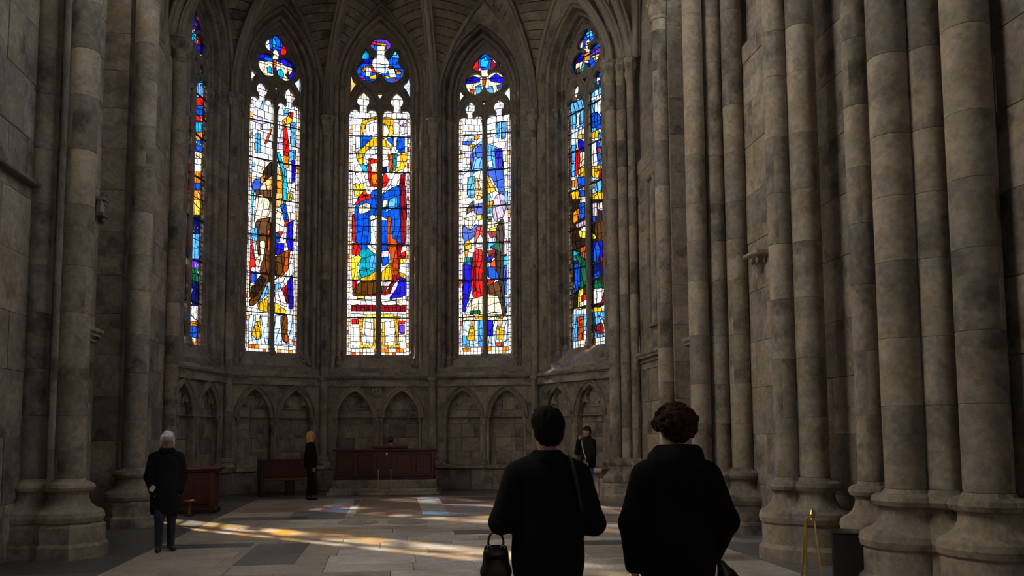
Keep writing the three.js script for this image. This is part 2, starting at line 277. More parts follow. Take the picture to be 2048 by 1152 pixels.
const apseLabels = ['end of the round east wall nearest the white-haired visitor', 'east wall bay above the red pew', 'central east wall bay behind the altar', 'east wall bay just beyond the altar, next to the visitor in jeans', 'east wall bay behind the visitor in jeans'];
const MOULD = [[-0.02, -0.5], [0.0, -0.46], [0.03, -0.45], ...roll(0.075, -0.42, 0.048, 200, 20), [0.14, -0.4], [0.15, -0.34], ...roll(0.2, -0.27, 0.062, 200, 10), [0.275, -0.26], [0.285, -0.19], [0.3, -0.14], ...roll(0.345, -0.075, 0.055, 190, 20), [0.405, -0.07], [0.415, 0]];
for (const b of BAYS) {
  const { L, hw, cu } = b, w = structure('wall_apse', apseLabels[b.i], 'wall', [b.O[0], 0, b.O[1]], b.phi), m = (k) => APSE[(b.i + k) % 5], r = rng(40 + b.i);
  const rise = 1.95 * b.tv, high = b.spring + 0.9 * b.tv;
  const X = L / 2 + 0.06;
  const bore = archPath(hw, 3.55, high, rise);
  part(w, 'wall_face', plate([[-X, 3.25], [X, 3.25], [X, 16.6], [-X, 16.6]], [sweptEdge(bore, 0.4).map(([x, y]) => [x + cu, y])], 0.55, 0), m(3));
  part(w, 'window_moulding', sweep(bore, MOULD), m(0), [cu, 0, 0]);
  for (const s of [-1, 1]) for (const [o, z, q] of [[0.075, -0.42, 0.05], [0.2, -0.27, 0.064]]) {
    addCapital(w, q, b.spring - 0.28, 0.3, m(2), [cu + s * (hw + o), z]);
    part(w, 'jamb_base', lathe([[q * 2, 0], [q * 2, 0.1], [q * 1.5, 0.14], [q * 1.8, 0.2], [q * 1.25, 0.26], [q, 0.3]], 14), m(1), [cu + s * (hw + o), 3.9 - (z + 0.5) * 1.2, z]);
  }
  // sloping sill, string course
  const sill = new THREE.ExtrudeGeometry(shapeOf([[-0.72, 3.0], [0.09, 3.0], [0.09, 3.3], [-0.47, 3.98], [-0.72, 3.98]]), { depth: L - 0.1, bevelEnabled: false }); sill.rotateY(-Math.PI / 2).translate(L / 2 - 0.05, 0, 0); 
  part(w, 'sill', boxUV(sill), DARKSTONE);
  part(w, 'string_course', sweep([[-L / 2, V_STRING], [L / 2, V_STRING]], [[-0.09, 0], [-0.08, 0.05], ...roll(-0.035, 0.09, 0.04, -90, 60), [0.01, 0.1], [0.03, 0.15], [0.08, 0.16], [0.11, 0.09]]), m(1));
  // blind arcade: recessed stones, pierced front, mouldings, slim shafts
  const ca = L * 0.213, ha = L * 0.17, bottom = 0.7, spr = 2.08, rs = 0.84;
  const hole = (c) => archPath(ha, bottom, spr, rs, 8).map(([x, y]) => [x + c, y]);
  for (let y = bottom, k = 0; y < 2.95; y += 0.4, k++) for (let x = -ca - ha - 0.02; x < ca + ha;) {
    const bw = Math.min(0.38 + r() * 0.35, ca + ha + 0.02 - x); const keep = bw > 0.12; if (keep) part(w, 'stone_block', block(bw - 0.006, 0.394, 0.1, 0.006), APSE[(r() * 5) | 0], [x + bw / 2, y + 0.2, -0.2 + (r() - 0.5) * 0.008]); x += bw;
  }
  part(w, 'core', box(L + 0.1, 3.2, 0.3, 0.01), MORTAR, [0, 0, -0.44]);
  // front plane: stones over and between the arches
  const front = plate([[-X, 0.5], [X, 0.5], [X, 3.2], [-X, 3.2]], [hole(-ca), hole(ca)], 0.2, 0.012);
  part(w, 'arcade_front', front, m(4));
  for (const s of [-1, 1]) {
    const arc = archPath(ha, spr, spr, rs, 12).slice(1, -1).map(([x, y]) => [x + s * ca, y]);
    part(w, 'arcade_arch', sweep(arc, [[-0.045, -0.14], [-0.045, -0.05], ...roll(-0.01, -0.02, 0.045, 200, 30), [0.05, 0.015], ...roll(0.085, 0.02, 0.03, 190, -10), [0.12, -0.01]]), m(0));
    // trefoil cusps inside the arch head
    const cusp = [[-ha, 0], ...smooth([[-ha * 0.98, 0.1], [-ha * 0.8, 0.33], [-ha * 0.5, 0.36], [-ha * 0.34, 0.3]], 1), [-ha * 0.52, 0.5], [-ha * 0.3, 0.68], [0, rs - 0.06]];
    const inner = [...cusp, ...cusp.slice(0, -1).reverse().map(([x, y]) => [-x, y])].map(([x, y]) => [x * 0.97 + s * ca, y + spr]);
    const ring = archPath(ha + 0.03, spr - 0.01, spr, rs + 0.04, 10).map(([x, y]) => [x + s * ca, y]);
    part(w, 'cusping', plate(ring, [inner.map(([x, y]) => [x, y + 0.012])], 0.06, 0.01), m(1), [0, 0, -0.09]);
  }
  for (const x of [-ca - ha, 0, ca + ha]) {
    addCapital(w, x ? 0.05 : 0.062, spr - 0.22, 0.24, m(2), [x, -0.02]);
    part(w, 'arcade_shaft', drum(x ? 0.048 : 0.058, spr - 0.2 - 0.82, 14), m(3), [x, 0.82, -0.02]);
    part(w, 'shaft_base', lathe([[0.1, 0], [0.1, 0.05], [0.085, 0.08], [0.09, 0.11], [0.06, 0.15]], 14), m(1), [x, 0.7, -0.02]);
  }
  // bench along the foot of the wall
  const bench = sub(w, 'bench');
  part(bench, 'seat_slab', box(L + 0.05, 0.11, 0.5, 0.02), m(1), [0, 0.6, 0.2]);
  for (let x = -L / 2; x < L / 2 - 0.05;) { const bw = Math.min(0.55 + r() * 0.5, L / 2 - x); part(bench, 'stone_block', block(bw - 0.008, 0.592, 0.4, 0.008), APSE[(r() * 5) | 0], [x + bw / 2, 0.302, 0.38 + (r() - 0.5) * 0.01]); x += bw; }
  if (b.i === 2) {
    const q = sub(w, 'carved_roundel', [0, 2.86, 0]);
    part(q, 'ring', new THREE.TorusGeometry(0.17, 0.03, 10, 28), m(2), [0, 0, 0.015]);
    for (let k = 0; k < 4; k++) part(q, 'petal', new THREE.SphereGeometry(0.06, 12, 8).scale(1, 1, 0.4), m(0), [0.075 * Math.cos(k * Math.PI / 2 + 0.785), 0.075 * Math.sin(k * Math.PI / 2 + 0.785), 0.01]);
  }
}
function sweptEdge(path, o) {                   // the path moved outward by o
  const g = [], n = path.length;
  for (let i = 0; i < n; i++) {
    const a = path[Math.max(0, i - 1)], b = path[i], c = path[Math.min(n - 1, i + 1)], d1 = [b[0] - a[0], b[1] - a[1]], d2 = [c[0] - b[0], c[1] - b[1]];
    const l1 = Math.hypot(...d1) || 1, l2 = Math.hypot(...d2) || 1; let n1 = [-d1[1] / l1, d1[0] / l1], n2 = [-d2[1] / l2, d2[0] / l2]; if (i === 0) n1 = n2; if (i === n - 1) n2 = n1;
    let nx = n1[0] + n2[0], ny = n1[1] + n2[1]; const l = Math.hypot(nx, ny); nx /= l; ny /= l; const k = 1 / Math.max(0.35, nx * n1[0] + ny * n1[1]);
    g.push([b[0] + nx * k * o, b[1] + ny * k * o]);
  }
  return g;
}

// ---------------------------------------------------------------- stained glass windows
const INK = { white: '#f6f4f0', cream: '#f2dcb4', pale: '#bcd6f2', sky: '#4f9fe6', cyan: '#16a2d2', blue: '#0a4cc8', ultra: '#1612b8', navy: '#0a1058', violet: '#6436ba', teal: '#0d8c9c', green: '#0d5838', red: '#cc1612', crimson: '#860c1a', rust: '#b84410', orange: '#e47a10', gold: '#f2b018', yellow: '#f6d438', brown: '#56300f', dark: '#26160c', mauve: '#b09ab2', pink: '#ecbcc8', tan: '#e2a862', lilac: '#c8b4e4' };
const CLEAR = { white: 0.5, cream: 0.46, pale: 0.46, pink: 0.5, lilac: 0.5, tan: 0.45, yellow: 0.42, gold: 0.4, mauve: 0.45, sky: 0.42 };   // how clear each glass is
const glassCache = {};
function glassMat(name, k) {
  const key = name + k; if (glassCache[key]) return glassCache[key];
  const c = new THREE.Color(INK[name]).multiplyScalar((CLEAR[name] ?? 0.42) * [0.74, 0.86, 0.97][k]); c.r = Math.min(1, c.r); c.g = Math.min(1, c.g); c.b = Math.min(1, c.b);
  return glassCache[key] = new THREE.MeshPhysicalMaterial({ color: c, transmission: 1, thickness: 0, roughness: 0.16, ior: 1.5, side: THREE.DoubleSide, map: paintMap });
}
// drawings: colour, then points measured on the photograph in an enlarged view [origin x, origin y, enlargement]
const VIEWS = { A3: [660, 60, 3.39], B3: [660, 380, 3.29], T3: [680, 70, 6.4], A2: [460, 50, 3.289], B2: [460, 380, 3.289], T2: [480, 60, 6.064], A4: [890, 90, 3.719], B4: [890, 380, 3.294], A5: [1110, 40, 3.2], B5: [1110, 380, 3.29], T5: [1120, 40, 5.2375], A1: [340, 0, 3.03], B1: [340, 380, 3.2] };
const DRAW = [
  [],
  [ // second window: tall figure in brown and cream robes
    ['T2', 'ultra', 200, 40, 660, 40, 660, 620, 200, 620], ['T2', 'cream', 220, 370, 400, 385, 400, 560, 230, 540], ['T2', 'cream', 440, 380, 560, 420, 650, 470, 560, 620, 440, 600], ['T2', 'blue', 360, 110, 410, 55, 460, 100, 520, 180, 500, 250, 440, 230, 400, 250, 360, 200], ['T2', 'cyan', 375, 120, 410, 90, 440, 150, 420, 225, 385, 190],
    ['T2', 'red', 460, 80, 560, 200, 550, 300, 480, 310, 500, 230, 520, 180], ['T2', 'pink', 290, 190, 350, 90, 362, 200, 368, 260, 300, 240], ['T2', 'cream', 380, 270, 440, 232, 475, 300, 460, 362, 385, 350], ['T2', 'rust', 400, 358, 442, 358, 440, 460, 405, 460],
    ['T2', 'blue', 290, 330, 385, 340, 370, 382, 290, 386], ['T2', 'cyan', 330, 450, 370, 436, 388, 500, 372, 550, 332, 515], ['T2', 'ultra', 478, 370, 550, 345, 650, 420, 640, 465, 540, 432], ['T2', 'cyan', 455, 490, 500, 468, 532, 530, 522, 600, 455, 570], ['T2', 'brown', 548, 545, 595, 495, 590, 590],
    ['A2', 'sky', 165, 715, 200, 715, 200, 840, 165, 840], ['A2', 'pale', 205, 655, 268, 640, 270, 690, 205, 690], ['A2', 'pale', 165, 500, 215, 500, 215, 560, 165, 560], ['A2', 'rust', 262, 685, 275, 690, 243, 780, 226, 780], ['A2', 'sky', 138, 905, 165, 905, 165, 930, 138, 930], ['A2', 'blue', 148, 1020, 205, 1008, 212, 1060, 160, 1100, 138, 1060],
    ['A2', 'dark', 215, 965, 262, 905, 275, 905, 275, 1000, 215, 1045], ['A2', 'orange', 203, 1000, 237, 983, 217, 1042, 200, 1042], ['A2', 'tan', 235, 1025, 275, 990, 275, 1152, 250, 1145], ['A2', 'brown', 162, 1160, 182, 1075, 240, 1122, 275, 1160], ['A2', 'cream', 190, 1070, 232, 1040, 252, 1140, 215, 1110],
    ['A2', 'sky', 355, 560, 387, 560, 382, 600, 355, 595], ['A2', 'red', 388, 570, 418, 575, 406, 628, 384, 606], ['A2', 'gold', 345, 625, 385, 598, 412, 620, 402, 647, 365, 657], ['A2', 'orange', 345, 622, 366, 650, 360, 692, 345, 692], ['A2', 'red', 350, 690, 372, 680, 387, 790, 387, 880, 352, 872, 350, 780],
    ['A2', 'orange', 350, 855, 386, 866, 384, 938, 350, 932], ['A2', 'sky', 400, 640, 430, 640, 430, 800, 400, 800], ['A2', 'pale', 312, 680, 350, 690, 350, 752, 312, 742], ['A2', 'sky', 387, 830, 430, 820, 428, 900, 390, 900], ['A2', 'ultra', 405, 890, 428, 890, 425, 1062, 405, 1062],
    ['A2', 'cyan', 310, 838, 330, 850, 355, 940, 372, 962, 372, 1155, 342, 1155, 346, 980, 318, 905], ['A2', 'tan', 308, 928, 340, 945, 345, 1010, 308, 1040], ['A2', 'orange', 308, 1020, 342, 1020, 346, 1122, 308, 1132], ['A2', 'cream', 375, 1040, 425, 1035, 428, 1090, 390, 1102], ['A2', 'gold', 378, 1110, 412, 1110, 406, 1155, 378, 1155],
    ['B2', 'cyan', 135, 0, 160, 0, 150, 120, 142, 252, 128, 252], ['B2', 'brown', 165, 0, 268, 0, 268, 60, 200, 40, 172, 32], ['B2', 'cream', 180, 30, 250, 60, 264, 120, 240, 192, 163, 217, 165, 110],
    ['B2', 'brown', 165, 220, 245, 185, 266, 220, 266, 560, 240, 620, 170, 748, 122, 748, 165, 640, 200, 520, 185, 420], ['B2', 'dark', 140, 640, 200, 560, 240, 590, 170, 700, 130, 720], ['B2', 'cream', 195, 345, 230, 340, 225, 420, 200, 500, 173, 500, 168, 460, 200, 420], ['B2', 'red', 130, 340, 150, 345, 165, 500, 140, 520, 128, 748, 112, 748, 120, 500],
    ['B2', 'blue', 138, 540, 176, 535, 172, 602, 138, 612], ['B2', 'sky', 132, 260, 182, 245, 182, 336, 150, 336], ['B2', 'sky', 180, 748, 250, 595, 252, 682, 200, 728], ['B2', 'gold', 178, 752, 252, 698, 252, 802, 190, 792], ['B2', 'rust', 245, 260, 262, 260, 262, 420, 248, 400],
    ['B2', 'tan', 303, 20, 345, 20, 345, 110, 303, 112], ['B2', 'blue', 328, 100, 366, 88, 387, 200, 355, 212], ['B2', 'cream', 300, 122, 335, 110, 356, 200, 356, 272, 300, 278], ['B2', 'red', 354, 210, 387, 204, 380, 242, 354, 237], ['B2', 'ultra', 374, 222, 412, 200, 417, 402, 386, 402, 370, 330],
    ['B2', 'blue', 300, 285, 332, 280, 327, 342, 300, 347], ['B2', 'red', 312, 274, 352, 274, 330, 312], ['B2', 'ultra', 300, 350, 357, 350, 352, 422, 300, 427], ['B2', 'brown', 298, 440, 360, 400, 392, 400, 360, 540, 298, 592], ['B2', 'rust', 363, 400, 397, 394, 382, 522, 330, 582, 355, 500],
    ['B2', 'white', 395, 480, 414, 418, 414, 522, 387, 592, 325, 652, 296, 642, 350, 602], ['B2', 'sky', 296, 620, 327, 615, 332, 640, 296, 672], ['B2', 'ultra', 385, 592, 412, 560, 412, 782, 386, 782, 370, 642], ['B2', 'crimson', 338, 652, 376, 620, 387, 762, 370, 772], ['B2', 'pink', 296, 670, 345, 664, 387, 772, 296, 742], ['B2', 'gold', 293, 740, 367, 790, 362, 817, 293, 807],
    ['B2', 'pale', 118, 822, 252, 822, 250, 1018, 108, 1018], ['B2', 'pale', 292, 822, 420, 822, 418, 1018, 290, 1018], ['B2', 'white', 205, 830, 250, 830, 248, 900, 215, 900], ['B2', 'gold', 165, 870, 196, 860, 207, 957, 180, 987, 143, 952], ['B2', 'cream', 168, 820, 202, 820, 200, 862, 168, 862], ['B2', 'brown', 335, 838, 377, 838, 377, 960, 392, 1012, 350, 992, 338, 930], ['B2', 'rust', 350, 950, 378, 950, 392, 1012, 352, 992],
  ],
  [ // middle window: enthroned figure in blue
    ['T3', 'blue', 200, 30, 850, 30, 850, 620, 200, 620], ['T3', 'violet', 390, 70, 520, 40, 650, 80, 660, 190, 600, 205, 580, 130, 460, 120, 420, 195, 385, 165], ['T3', 'red', 400, 90, 460, 80, 455, 130, 410, 130], ['T3', 'gold', 452, 100, 592, 108, 588, 142, 458, 137], ['T3', 'cream', 465, 140, 575, 140, 580, 215, 470, 210], ['T3', 'white', 470, 205, 572, 205, 590, 280, 628, 370, 600, 480, 540, 502, 470, 482, 412, 380, 430, 300, 480, 250], ['T3', 'pale', 470, 380, 590, 380, 580, 470, 540, 498, 480, 470],
    ['T3', 'red', 380, 388, 420, 400, 455, 480, 420, 502], ['T3', 'red', 615, 400, 690, 400, 640, 452], ['T3', 'orange', 275, 442, 330, 398, 385, 398, 372, 452, 300, 482], ['T3', 'white', 335, 412, 398, 420, 382, 542, 328, 522], ['T3', 'gold', 378, 532, 468, 498, 455, 565, 388, 562], ['T3', 'white', 610, 440, 692, 428, 718, 542, 640, 542], ['T3', 'orange', 698, 430, 785, 470, 775, 515, 720, 502], ['T3', 'gold', 570, 512, 640, 542, 685, 552, 600, 565], ['T3', 'red', 690, 540, 720, 560, 715, 600, 690, 600],
    ['T3', 'cyan', 268, 262, 325, 180, 375, 250, 402, 292, 285, 312], ['T3', 'sky', 645, 272, 715, 200, 770, 270, 765, 302, 655, 292], ['T3', 'violet', 245, 500, 330, 540, 320, 592, 255, 560], ['T3', 'ultra', 290, 310, 420, 300, 410, 370, 290, 365], ['T3', 'violet', 470, 620, 565, 620, 565, 665, 470, 665], ['T3', 'gold', 450, 740, 590, 740, 520, 840],
    ['A3', 'gold', 215, 628, 262, 602, 325, 596, 325, 740, 290, 738, 245, 722, 210, 720], ['A3', 'white', 240, 650, 268, 622, 325, 614, 325, 735, 292, 732, 248, 715, 230, 718], ['A3', 'blue', 207, 722, 287, 722, 270, 762, 230, 787, 207, 802], ['A3', 'pale', 172, 722, 207, 722, 207, 832, 175, 834], ['A3', 'gold', 178, 838, 235, 785, 287, 735, 328, 745, 328, 800, 290, 802, 270, 852, 225, 907, 198, 907], ['A3', 'white', 232, 842, 290, 790, 328, 800, 325, 832, 275, 857, 262, 902, 235, 917],
    ['A3', 'cyan', 203, 910, 264, 925, 260, 964, 203, 964], ['A3', 'red', 262, 868, 328, 878, 328, 1062, 275, 1062, 258, 1002], ['A3', 'cream', 275, 905, 328, 900, 328, 962, 280, 962], ['A3', 'white', 176, 930, 205, 914, 240, 1010, 262, 1090, 328, 1110, 328, 1137, 265, 1132, 225, 1062, 176, 982], ['A3', 'yellow', 158, 1035, 225, 1052, 236, 1082, 190, 1122, 158, 1132], ['A3', 'rust', 192, 1155, 215, 1100, 240, 1080, 265, 1132, 328, 1140, 328, 1155],
    ['A3', 'orange', 280, 980, 328, 975, 328, 1045, 290, 1050], ['A3', 'lilac', 440, 602, 517, 602, 517, 652, 440, 642], ['A3', 'gold', 356, 602, 420, 598, 437, 640, 422, 712, 390, 727, 356, 727], ['A3', 'cream', 356, 640, 385, 640, 402, 690, 386, 722, 356, 724], ['A3', 'white', 430, 620, 466, 614, 466, 742, 440, 832, 408, 837, 430, 742], ['A3', 'pink', 472, 660, 512, 648, 519, 702, 488, 708], ['A3', 'blue', 388, 735, 432, 730, 430, 787, 388, 747], ['A3', 'blue', 455, 733, 507, 730, 507, 837, 448, 822],
    ['A3', 'gold', 356, 735, 390, 770, 415, 800, 422, 837, 405, 837, 385, 802, 356, 792], ['A3', 'cream', 356, 790, 405, 795, 413, 837, 380, 862, 356, 862], ['A3', 'rust', 393, 850, 427, 835, 432, 900, 422, 972, 398, 967], ['A3', 'teal', 428, 840, 457, 835, 447, 962, 428, 967], ['A3', 'gold', 473, 845, 522, 838, 507, 932, 470, 967, 443, 957, 455, 932, 475, 927], ['A3', 'cream', 455, 855, 476, 850, 476, 927, 445, 932], ['A3', 'white', 445, 970, 492, 948, 492, 977, 440, 1062, 390, 1122, 356, 1142, 356, 1110, 400, 1062],
    ['A3', 'crimson', 480, 980, 510, 973, 507, 1155, 480, 1155, 470, 1050], ['A3', 'blue', 243, 1155, 290, 1090, 328, 1075, 328, 1155], ['A3', 'blue', 356, 1155, 385, 1125, 440, 1050, 472, 1060, 487, 1155], ['A3', 'red', 356, 970, 385, 985, 402, 1020, 375, 1062, 356, 1072], ['A3', 'navy', 356, 925, 388, 930, 388, 968, 356, 968],
    ['B3', 'yellow', 155, 0, 225, 5, 190, 45, 155, 42], ['B3', 'red', 160, 100, 200, 30, 250, 40, 292, 60, 200, 82], ['B3', 'red', 147, 165, 170, 148, 176, 332, 147, 337], ['B3', 'blue', 163, 120, 200, 80, 260, 60, 310, 60, 310, 165, 265, 172, 265, 330, 240, 387, 205, 387, 170, 352, 166, 200], ['B3', 'cream', 188, 112, 230, 86, 262, 95, 264, 132, 225, 152, 193, 152], ['B3', 'red', 147, 337, 180, 345, 202, 390, 202, 442, 147, 442],
    ['B3', 'white', 268, 200, 310, 183, 310, 387, 275, 387, 268, 330], ['B3', 'teal', 205, 395, 290, 400, 310, 440, 310, 522, 250, 562, 188, 587, 200, 480], ['B3', 'sky', 262, 430, 310, 430, 310, 515, 262, 535], ['B3', 'cream', 236, 363, 260, 358, 304, 400, 304, 427, 270, 402], ['B3', 'yellow', 143, 445, 205, 440, 195, 470, 180, 500, 178, 582, 147, 592], ['B3', 'red', 147, 592, 182, 590, 165, 642, 147, 662], ['B3', 'brown', 148, 692, 180, 620, 240, 590, 310, 558, 310, 692, 240, 697], ['B3', 'gold', 198, 585, 260, 560, 310, 528, 310, 592, 213, 602],
    ['B3', 'crimson', 212, 697, 370, 692, 420, 622, 445, 592, 452, 540, 410, 540, 405, 602, 380, 652, 345, 682, 212, 690], ['B3', 'blue', 340, 165, 340, 60, 385, 0, 472, 0, 467, 332, 440, 337, 408, 312, 405, 202, 380, 192], ['B3', 'sky', 395, 60, 440, 40, 445, 110, 360, 150], ['B3', 'cream', 346, 70, 382, 60, 377, 112, 346, 122], ['B3', 'blue', 340, 200, 379, 200, 381, 392, 340, 402], ['B3', 'rust', 378, 190, 406, 200, 411, 312, 440, 342, 452, 542, 405, 547, 395, 422, 380, 382],
    ['B3', 'crimson', 465, 0, 499, 0, 497, 332, 470, 382, 460, 502, 450, 502, 440, 342, 466, 332], ['B3', 'lilac', 340, 400, 385, 398, 385, 440, 340, 445], ['B3', 'blue', 340, 445, 390, 440, 390, 480, 345, 505], ['B3', 'gold', 340, 542, 400, 478, 406, 592, 340, 602], ['B3', 'lilac', 353, 605, 407, 600, 387, 632, 353, 632], ['B3', 'brown', 340, 632, 380, 632, 360, 680, 340, 685], ['B3', 'ultra', 392, 712, 440, 642, 450, 592, 480, 570, 527, 652, 500, 692, 430, 712], ['B3', 'red', 463, 420, 497, 400, 497, 450, 470, 445], ['B3', 'gold', 455, 540, 497, 560, 497, 585, 460, 570], ['B3', 'yellow', 463, 450, 497, 450, 497, 480, 463, 490],
    ['B3', 'white', 133, 720, 310, 733, 310, 757, 133, 757], ['B3', 'white', 340, 735, 507, 723, 507, 757, 340, 757], ['B3', 'crimson', 133, 757, 507, 757, 507, 800, 133, 796], ['B3', 'yellow', 178, 697, 225, 697, 225, 715, 178, 715], ['B3', 'cream', 430, 708, 480, 705, 470, 760, 435, 760],
    ['B3', 'gold', 190, 860, 216, 860, 211, 1032, 190, 1032], ['B3', 'gold', 427, 860, 452, 860, 449, 1032, 427, 1032], ['B3', 'gold', 173, 835, 223, 835, 216, 866, 184, 866], ['B3', 'gold', 413, 830, 467, 830, 452, 872, 424, 872], ['B3', 'gold', 284, 840, 304, 840, 304, 1022, 284, 1022], ['B3', 'gold', 342, 870, 358, 870, 358, 1022, 342, 1022], ['B3', 'gold', 190, 1020, 462, 1020, 462, 1037, 190, 1037], ['B3', 'violet', 453, 888, 492, 888, 492, 947, 453, 947], ['B3', 'red', 143, 850, 187, 850, 187, 882, 143, 882], ['B3', 'red', 450, 860, 494, 860, 494, 882, 450, 882], ['B3', 'yellow', 225, 820, 415, 815, 415, 838, 225, 842],
  ],
  [ // fourth window: veiled figure in red and brown
    ['A4', 'cream', 140, 200, 450, 200, 450, 390, 140, 390], ['A4', 'blue', 240, 112, 295, 58, 350, 112, 364, 152, 320, 184, 265, 184, 242, 150], ['A4', 'cyan', 262, 115, 300, 85, 330, 120, 310, 165, 268, 160], ['A4', 'red', 205, 130, 246, 105, 252, 190, 205, 190], ['A4', 'crimson', 345, 105, 385, 150, 370, 195, 335, 190], ['A4', 'cream', 266, 185, 327, 185, 322, 237, 266, 237], ['A4', 'rust', 277, 240, 307, 240, 302, 302, 279, 302], ['A4', 'ultra', 155, 262, 210, 230, 262, 250, 257, 277, 155, 292], ['A4', 'ultra', 328, 252, 380, 212, 440, 255, 440, 290, 335, 267], ['A4', 'sky', 226, 310, 265, 290, 277, 352, 233, 375], ['A4', 'sky', 318, 300, 352, 310, 364, 352, 318, 375], ['A4', 'rust', 188, 330, 222, 330, 215, 368, 190, 368], ['A4', 'blue', 385, 300, 432, 290, 425, 330, 390, 330], ['A4', 'sky', 270, 420, 318, 420, 295, 462],
    ['A4', 'pale', 138, 665, 216, 665, 216, 717, 138, 717], ['A4', 'orange', 218, 680, 262, 675, 240, 707, 220, 707], ['A4', 'blue', 128, 718, 202, 725, 196, 747, 128, 742], ['A4', 'gold', 184, 740, 224, 740, 216, 792, 190, 792], ['A4', 'sky', 188, 820, 240, 740, 280, 733, 280, 925, 235, 932, 205, 972, 186, 972], ['A4', 'blue', 225, 770, 280, 735, 280, 830, 225, 850], ['A4', 'ultra', 186, 820, 216, 800, 216, 852, 190, 962], ['A4', 'pale', 128, 915, 190, 908, 170, 942, 128, 972], ['A4', 'white', 198, 982, 235, 935, 280, 928, 280, 1002, 235, 992, 225, 1032], ['A4', 'cyan', 168, 985, 222, 975, 216, 1062, 190, 1155, 163, 1112],
    ['A4', 'tan', 225, 1000, 250, 990, 280, 1020, 280, 1122, 240, 1155, 218, 1112, 230, 1052], ['A4', 'cream', 245, 1010, 280, 1005, 280, 1080, 250, 1075], ['A4', 'sky', 383, 580, 407, 575, 402, 692, 378, 692], ['A4', 'sky', 418, 575, 457, 570, 452, 692, 418, 702], ['A4', 'sky', 314, 733, 380, 755, 427, 785, 432, 962, 314, 912], ['A4', 'ultra', 370, 768, 427, 785, 427, 902, 380, 942], ['A4', 'white', 320, 870, 354, 853, 352, 907, 328, 917], ['A4', 'blue', 314, 915, 375, 925, 432, 960, 437, 1132, 400, 1102, 345, 987, 314, 972], ['A4', 'gold', 314, 985, 345, 1000, 382, 1080, 318, 1112], ['A4', 'cream', 320, 973, 342, 985, 402, 1085, 380, 1092, 345, 1022], ['A4', 'mauve', 366, 1155, 385, 1110, 420, 1105, 442, 1155], ['A4', 'teal', 314, 1105, 337, 1110, 337, 1155, 314, 1155],
    ['B4', 'cyan', 148, 0, 196, 0, 192, 52, 148, 52], ['B4', 'tan', 198, 0, 248, 0, 248, 42, 200, 32], ['B4', 'brown', 138, 132, 175, 80, 192, 70, 192, 132, 138, 162], ['B4', 'blue', 190, 95, 248, 85, 248, 152, 215, 167, 195, 152], ['B4', 'yellow', 203, 165, 248, 160, 248, 207, 210, 197], ['B4', 'cream', 128, 190, 190, 165, 206, 190, 165, 262, 128, 237], ['B4', 'blue', 120, 240, 165, 265, 206, 225, 202, 292, 150, 337, 120, 332], ['B4', 'gold', 123, 350, 150, 330, 174, 350, 172, 387, 128, 397], ['B4', 'red', 198, 260, 248, 240, 248, 302, 215, 352, 215, 390, 248, 420, 248, 712, 183, 692, 178, 470, 195, 392], ['B4', 'white', 208, 330, 235, 288, 248, 320, 248, 372, 200, 382],
    ['B4', 'orange', 126, 400, 152, 395, 147, 442, 126, 442], ['B4', 'teal', 128, 445, 172, 440, 174, 497, 128, 492], ['B4', 'ultra', 120, 480, 174, 500, 172, 662, 130, 802, 116, 802], ['B4', 'cream', 128, 812, 175, 720, 248, 698, 248, 812, 180, 802], ['B4', 'green', 163, 797, 232, 792, 232, 817, 158, 817], ['B4', 'crimson', 183, 420, 200, 400, 205, 660, 190, 670],
    ['B4', 'teal', 281, 20, 302, 40, 292, 82, 281, 82], ['B4', 'gold', 281, 80, 317, 70, 312, 112, 281, 122], ['B4', 'teal', 281, 120, 322, 110, 302, 152, 281, 152], ['B4', 'mauve', 316, 92, 345, 28, 380, 28, 397, 90, 387, 172, 350, 212, 318, 182], ['B4', 'green', 281, 175, 312, 175, 307, 202, 281, 207], ['B4', 'cream', 281, 210, 332, 205, 327, 242, 281, 252], ['B4', 'yellow', 281, 255, 347, 233, 337, 272, 288, 272], ['B4', 'dark', 353, 217, 387, 203, 392, 397, 382, 562, 402, 812, 375, 812, 340, 602, 330, 452, 335, 382, 330, 302], ['B4', 'crimson', 281, 275, 335, 275, 345, 330, 300, 320], ['B4', 'sky', 281, 340, 337, 303, 337, 352, 281, 387], ['B4', 'white', 288, 320, 332, 308, 322, 342, 288, 347],
    ['B4', 'green', 298, 382, 335, 350, 377, 355, 377, 412, 330, 392], ['B4', 'crimson', 281, 400, 332, 395, 327, 442, 281, 442], ['B4', 'ultra', 281, 440, 312, 430, 307, 472, 281, 482], ['B4', 'rust', 288, 490, 330, 453, 337, 542, 310, 532], ['B4', 'blue', 281, 510, 320, 513, 352, 562, 342, 592, 300, 582, 281, 562], ['B4', 'red', 281, 595, 332, 590, 310, 622, 281, 627], ['B4', 'brown', 281, 630, 350, 600, 377, 690, 382, 762, 281, 692], ['B4', 'cream', 281, 690, 350, 700, 377, 802, 300, 807, 281, 792], ['B4', 'cyan', 385, 440, 410, 430, 410, 562, 390, 562], ['B4', 'blue', 383, 500, 410, 495, 410, 692, 395, 692], ['B4', 'pink', 388, 320, 407, 320, 407, 432, 390, 432], ['B4', 'sky', 395, 0, 412, 0, 412, 132, 398, 132], ['B4', 'sky', 390, 700, 410, 700, 410, 810, 402, 810],
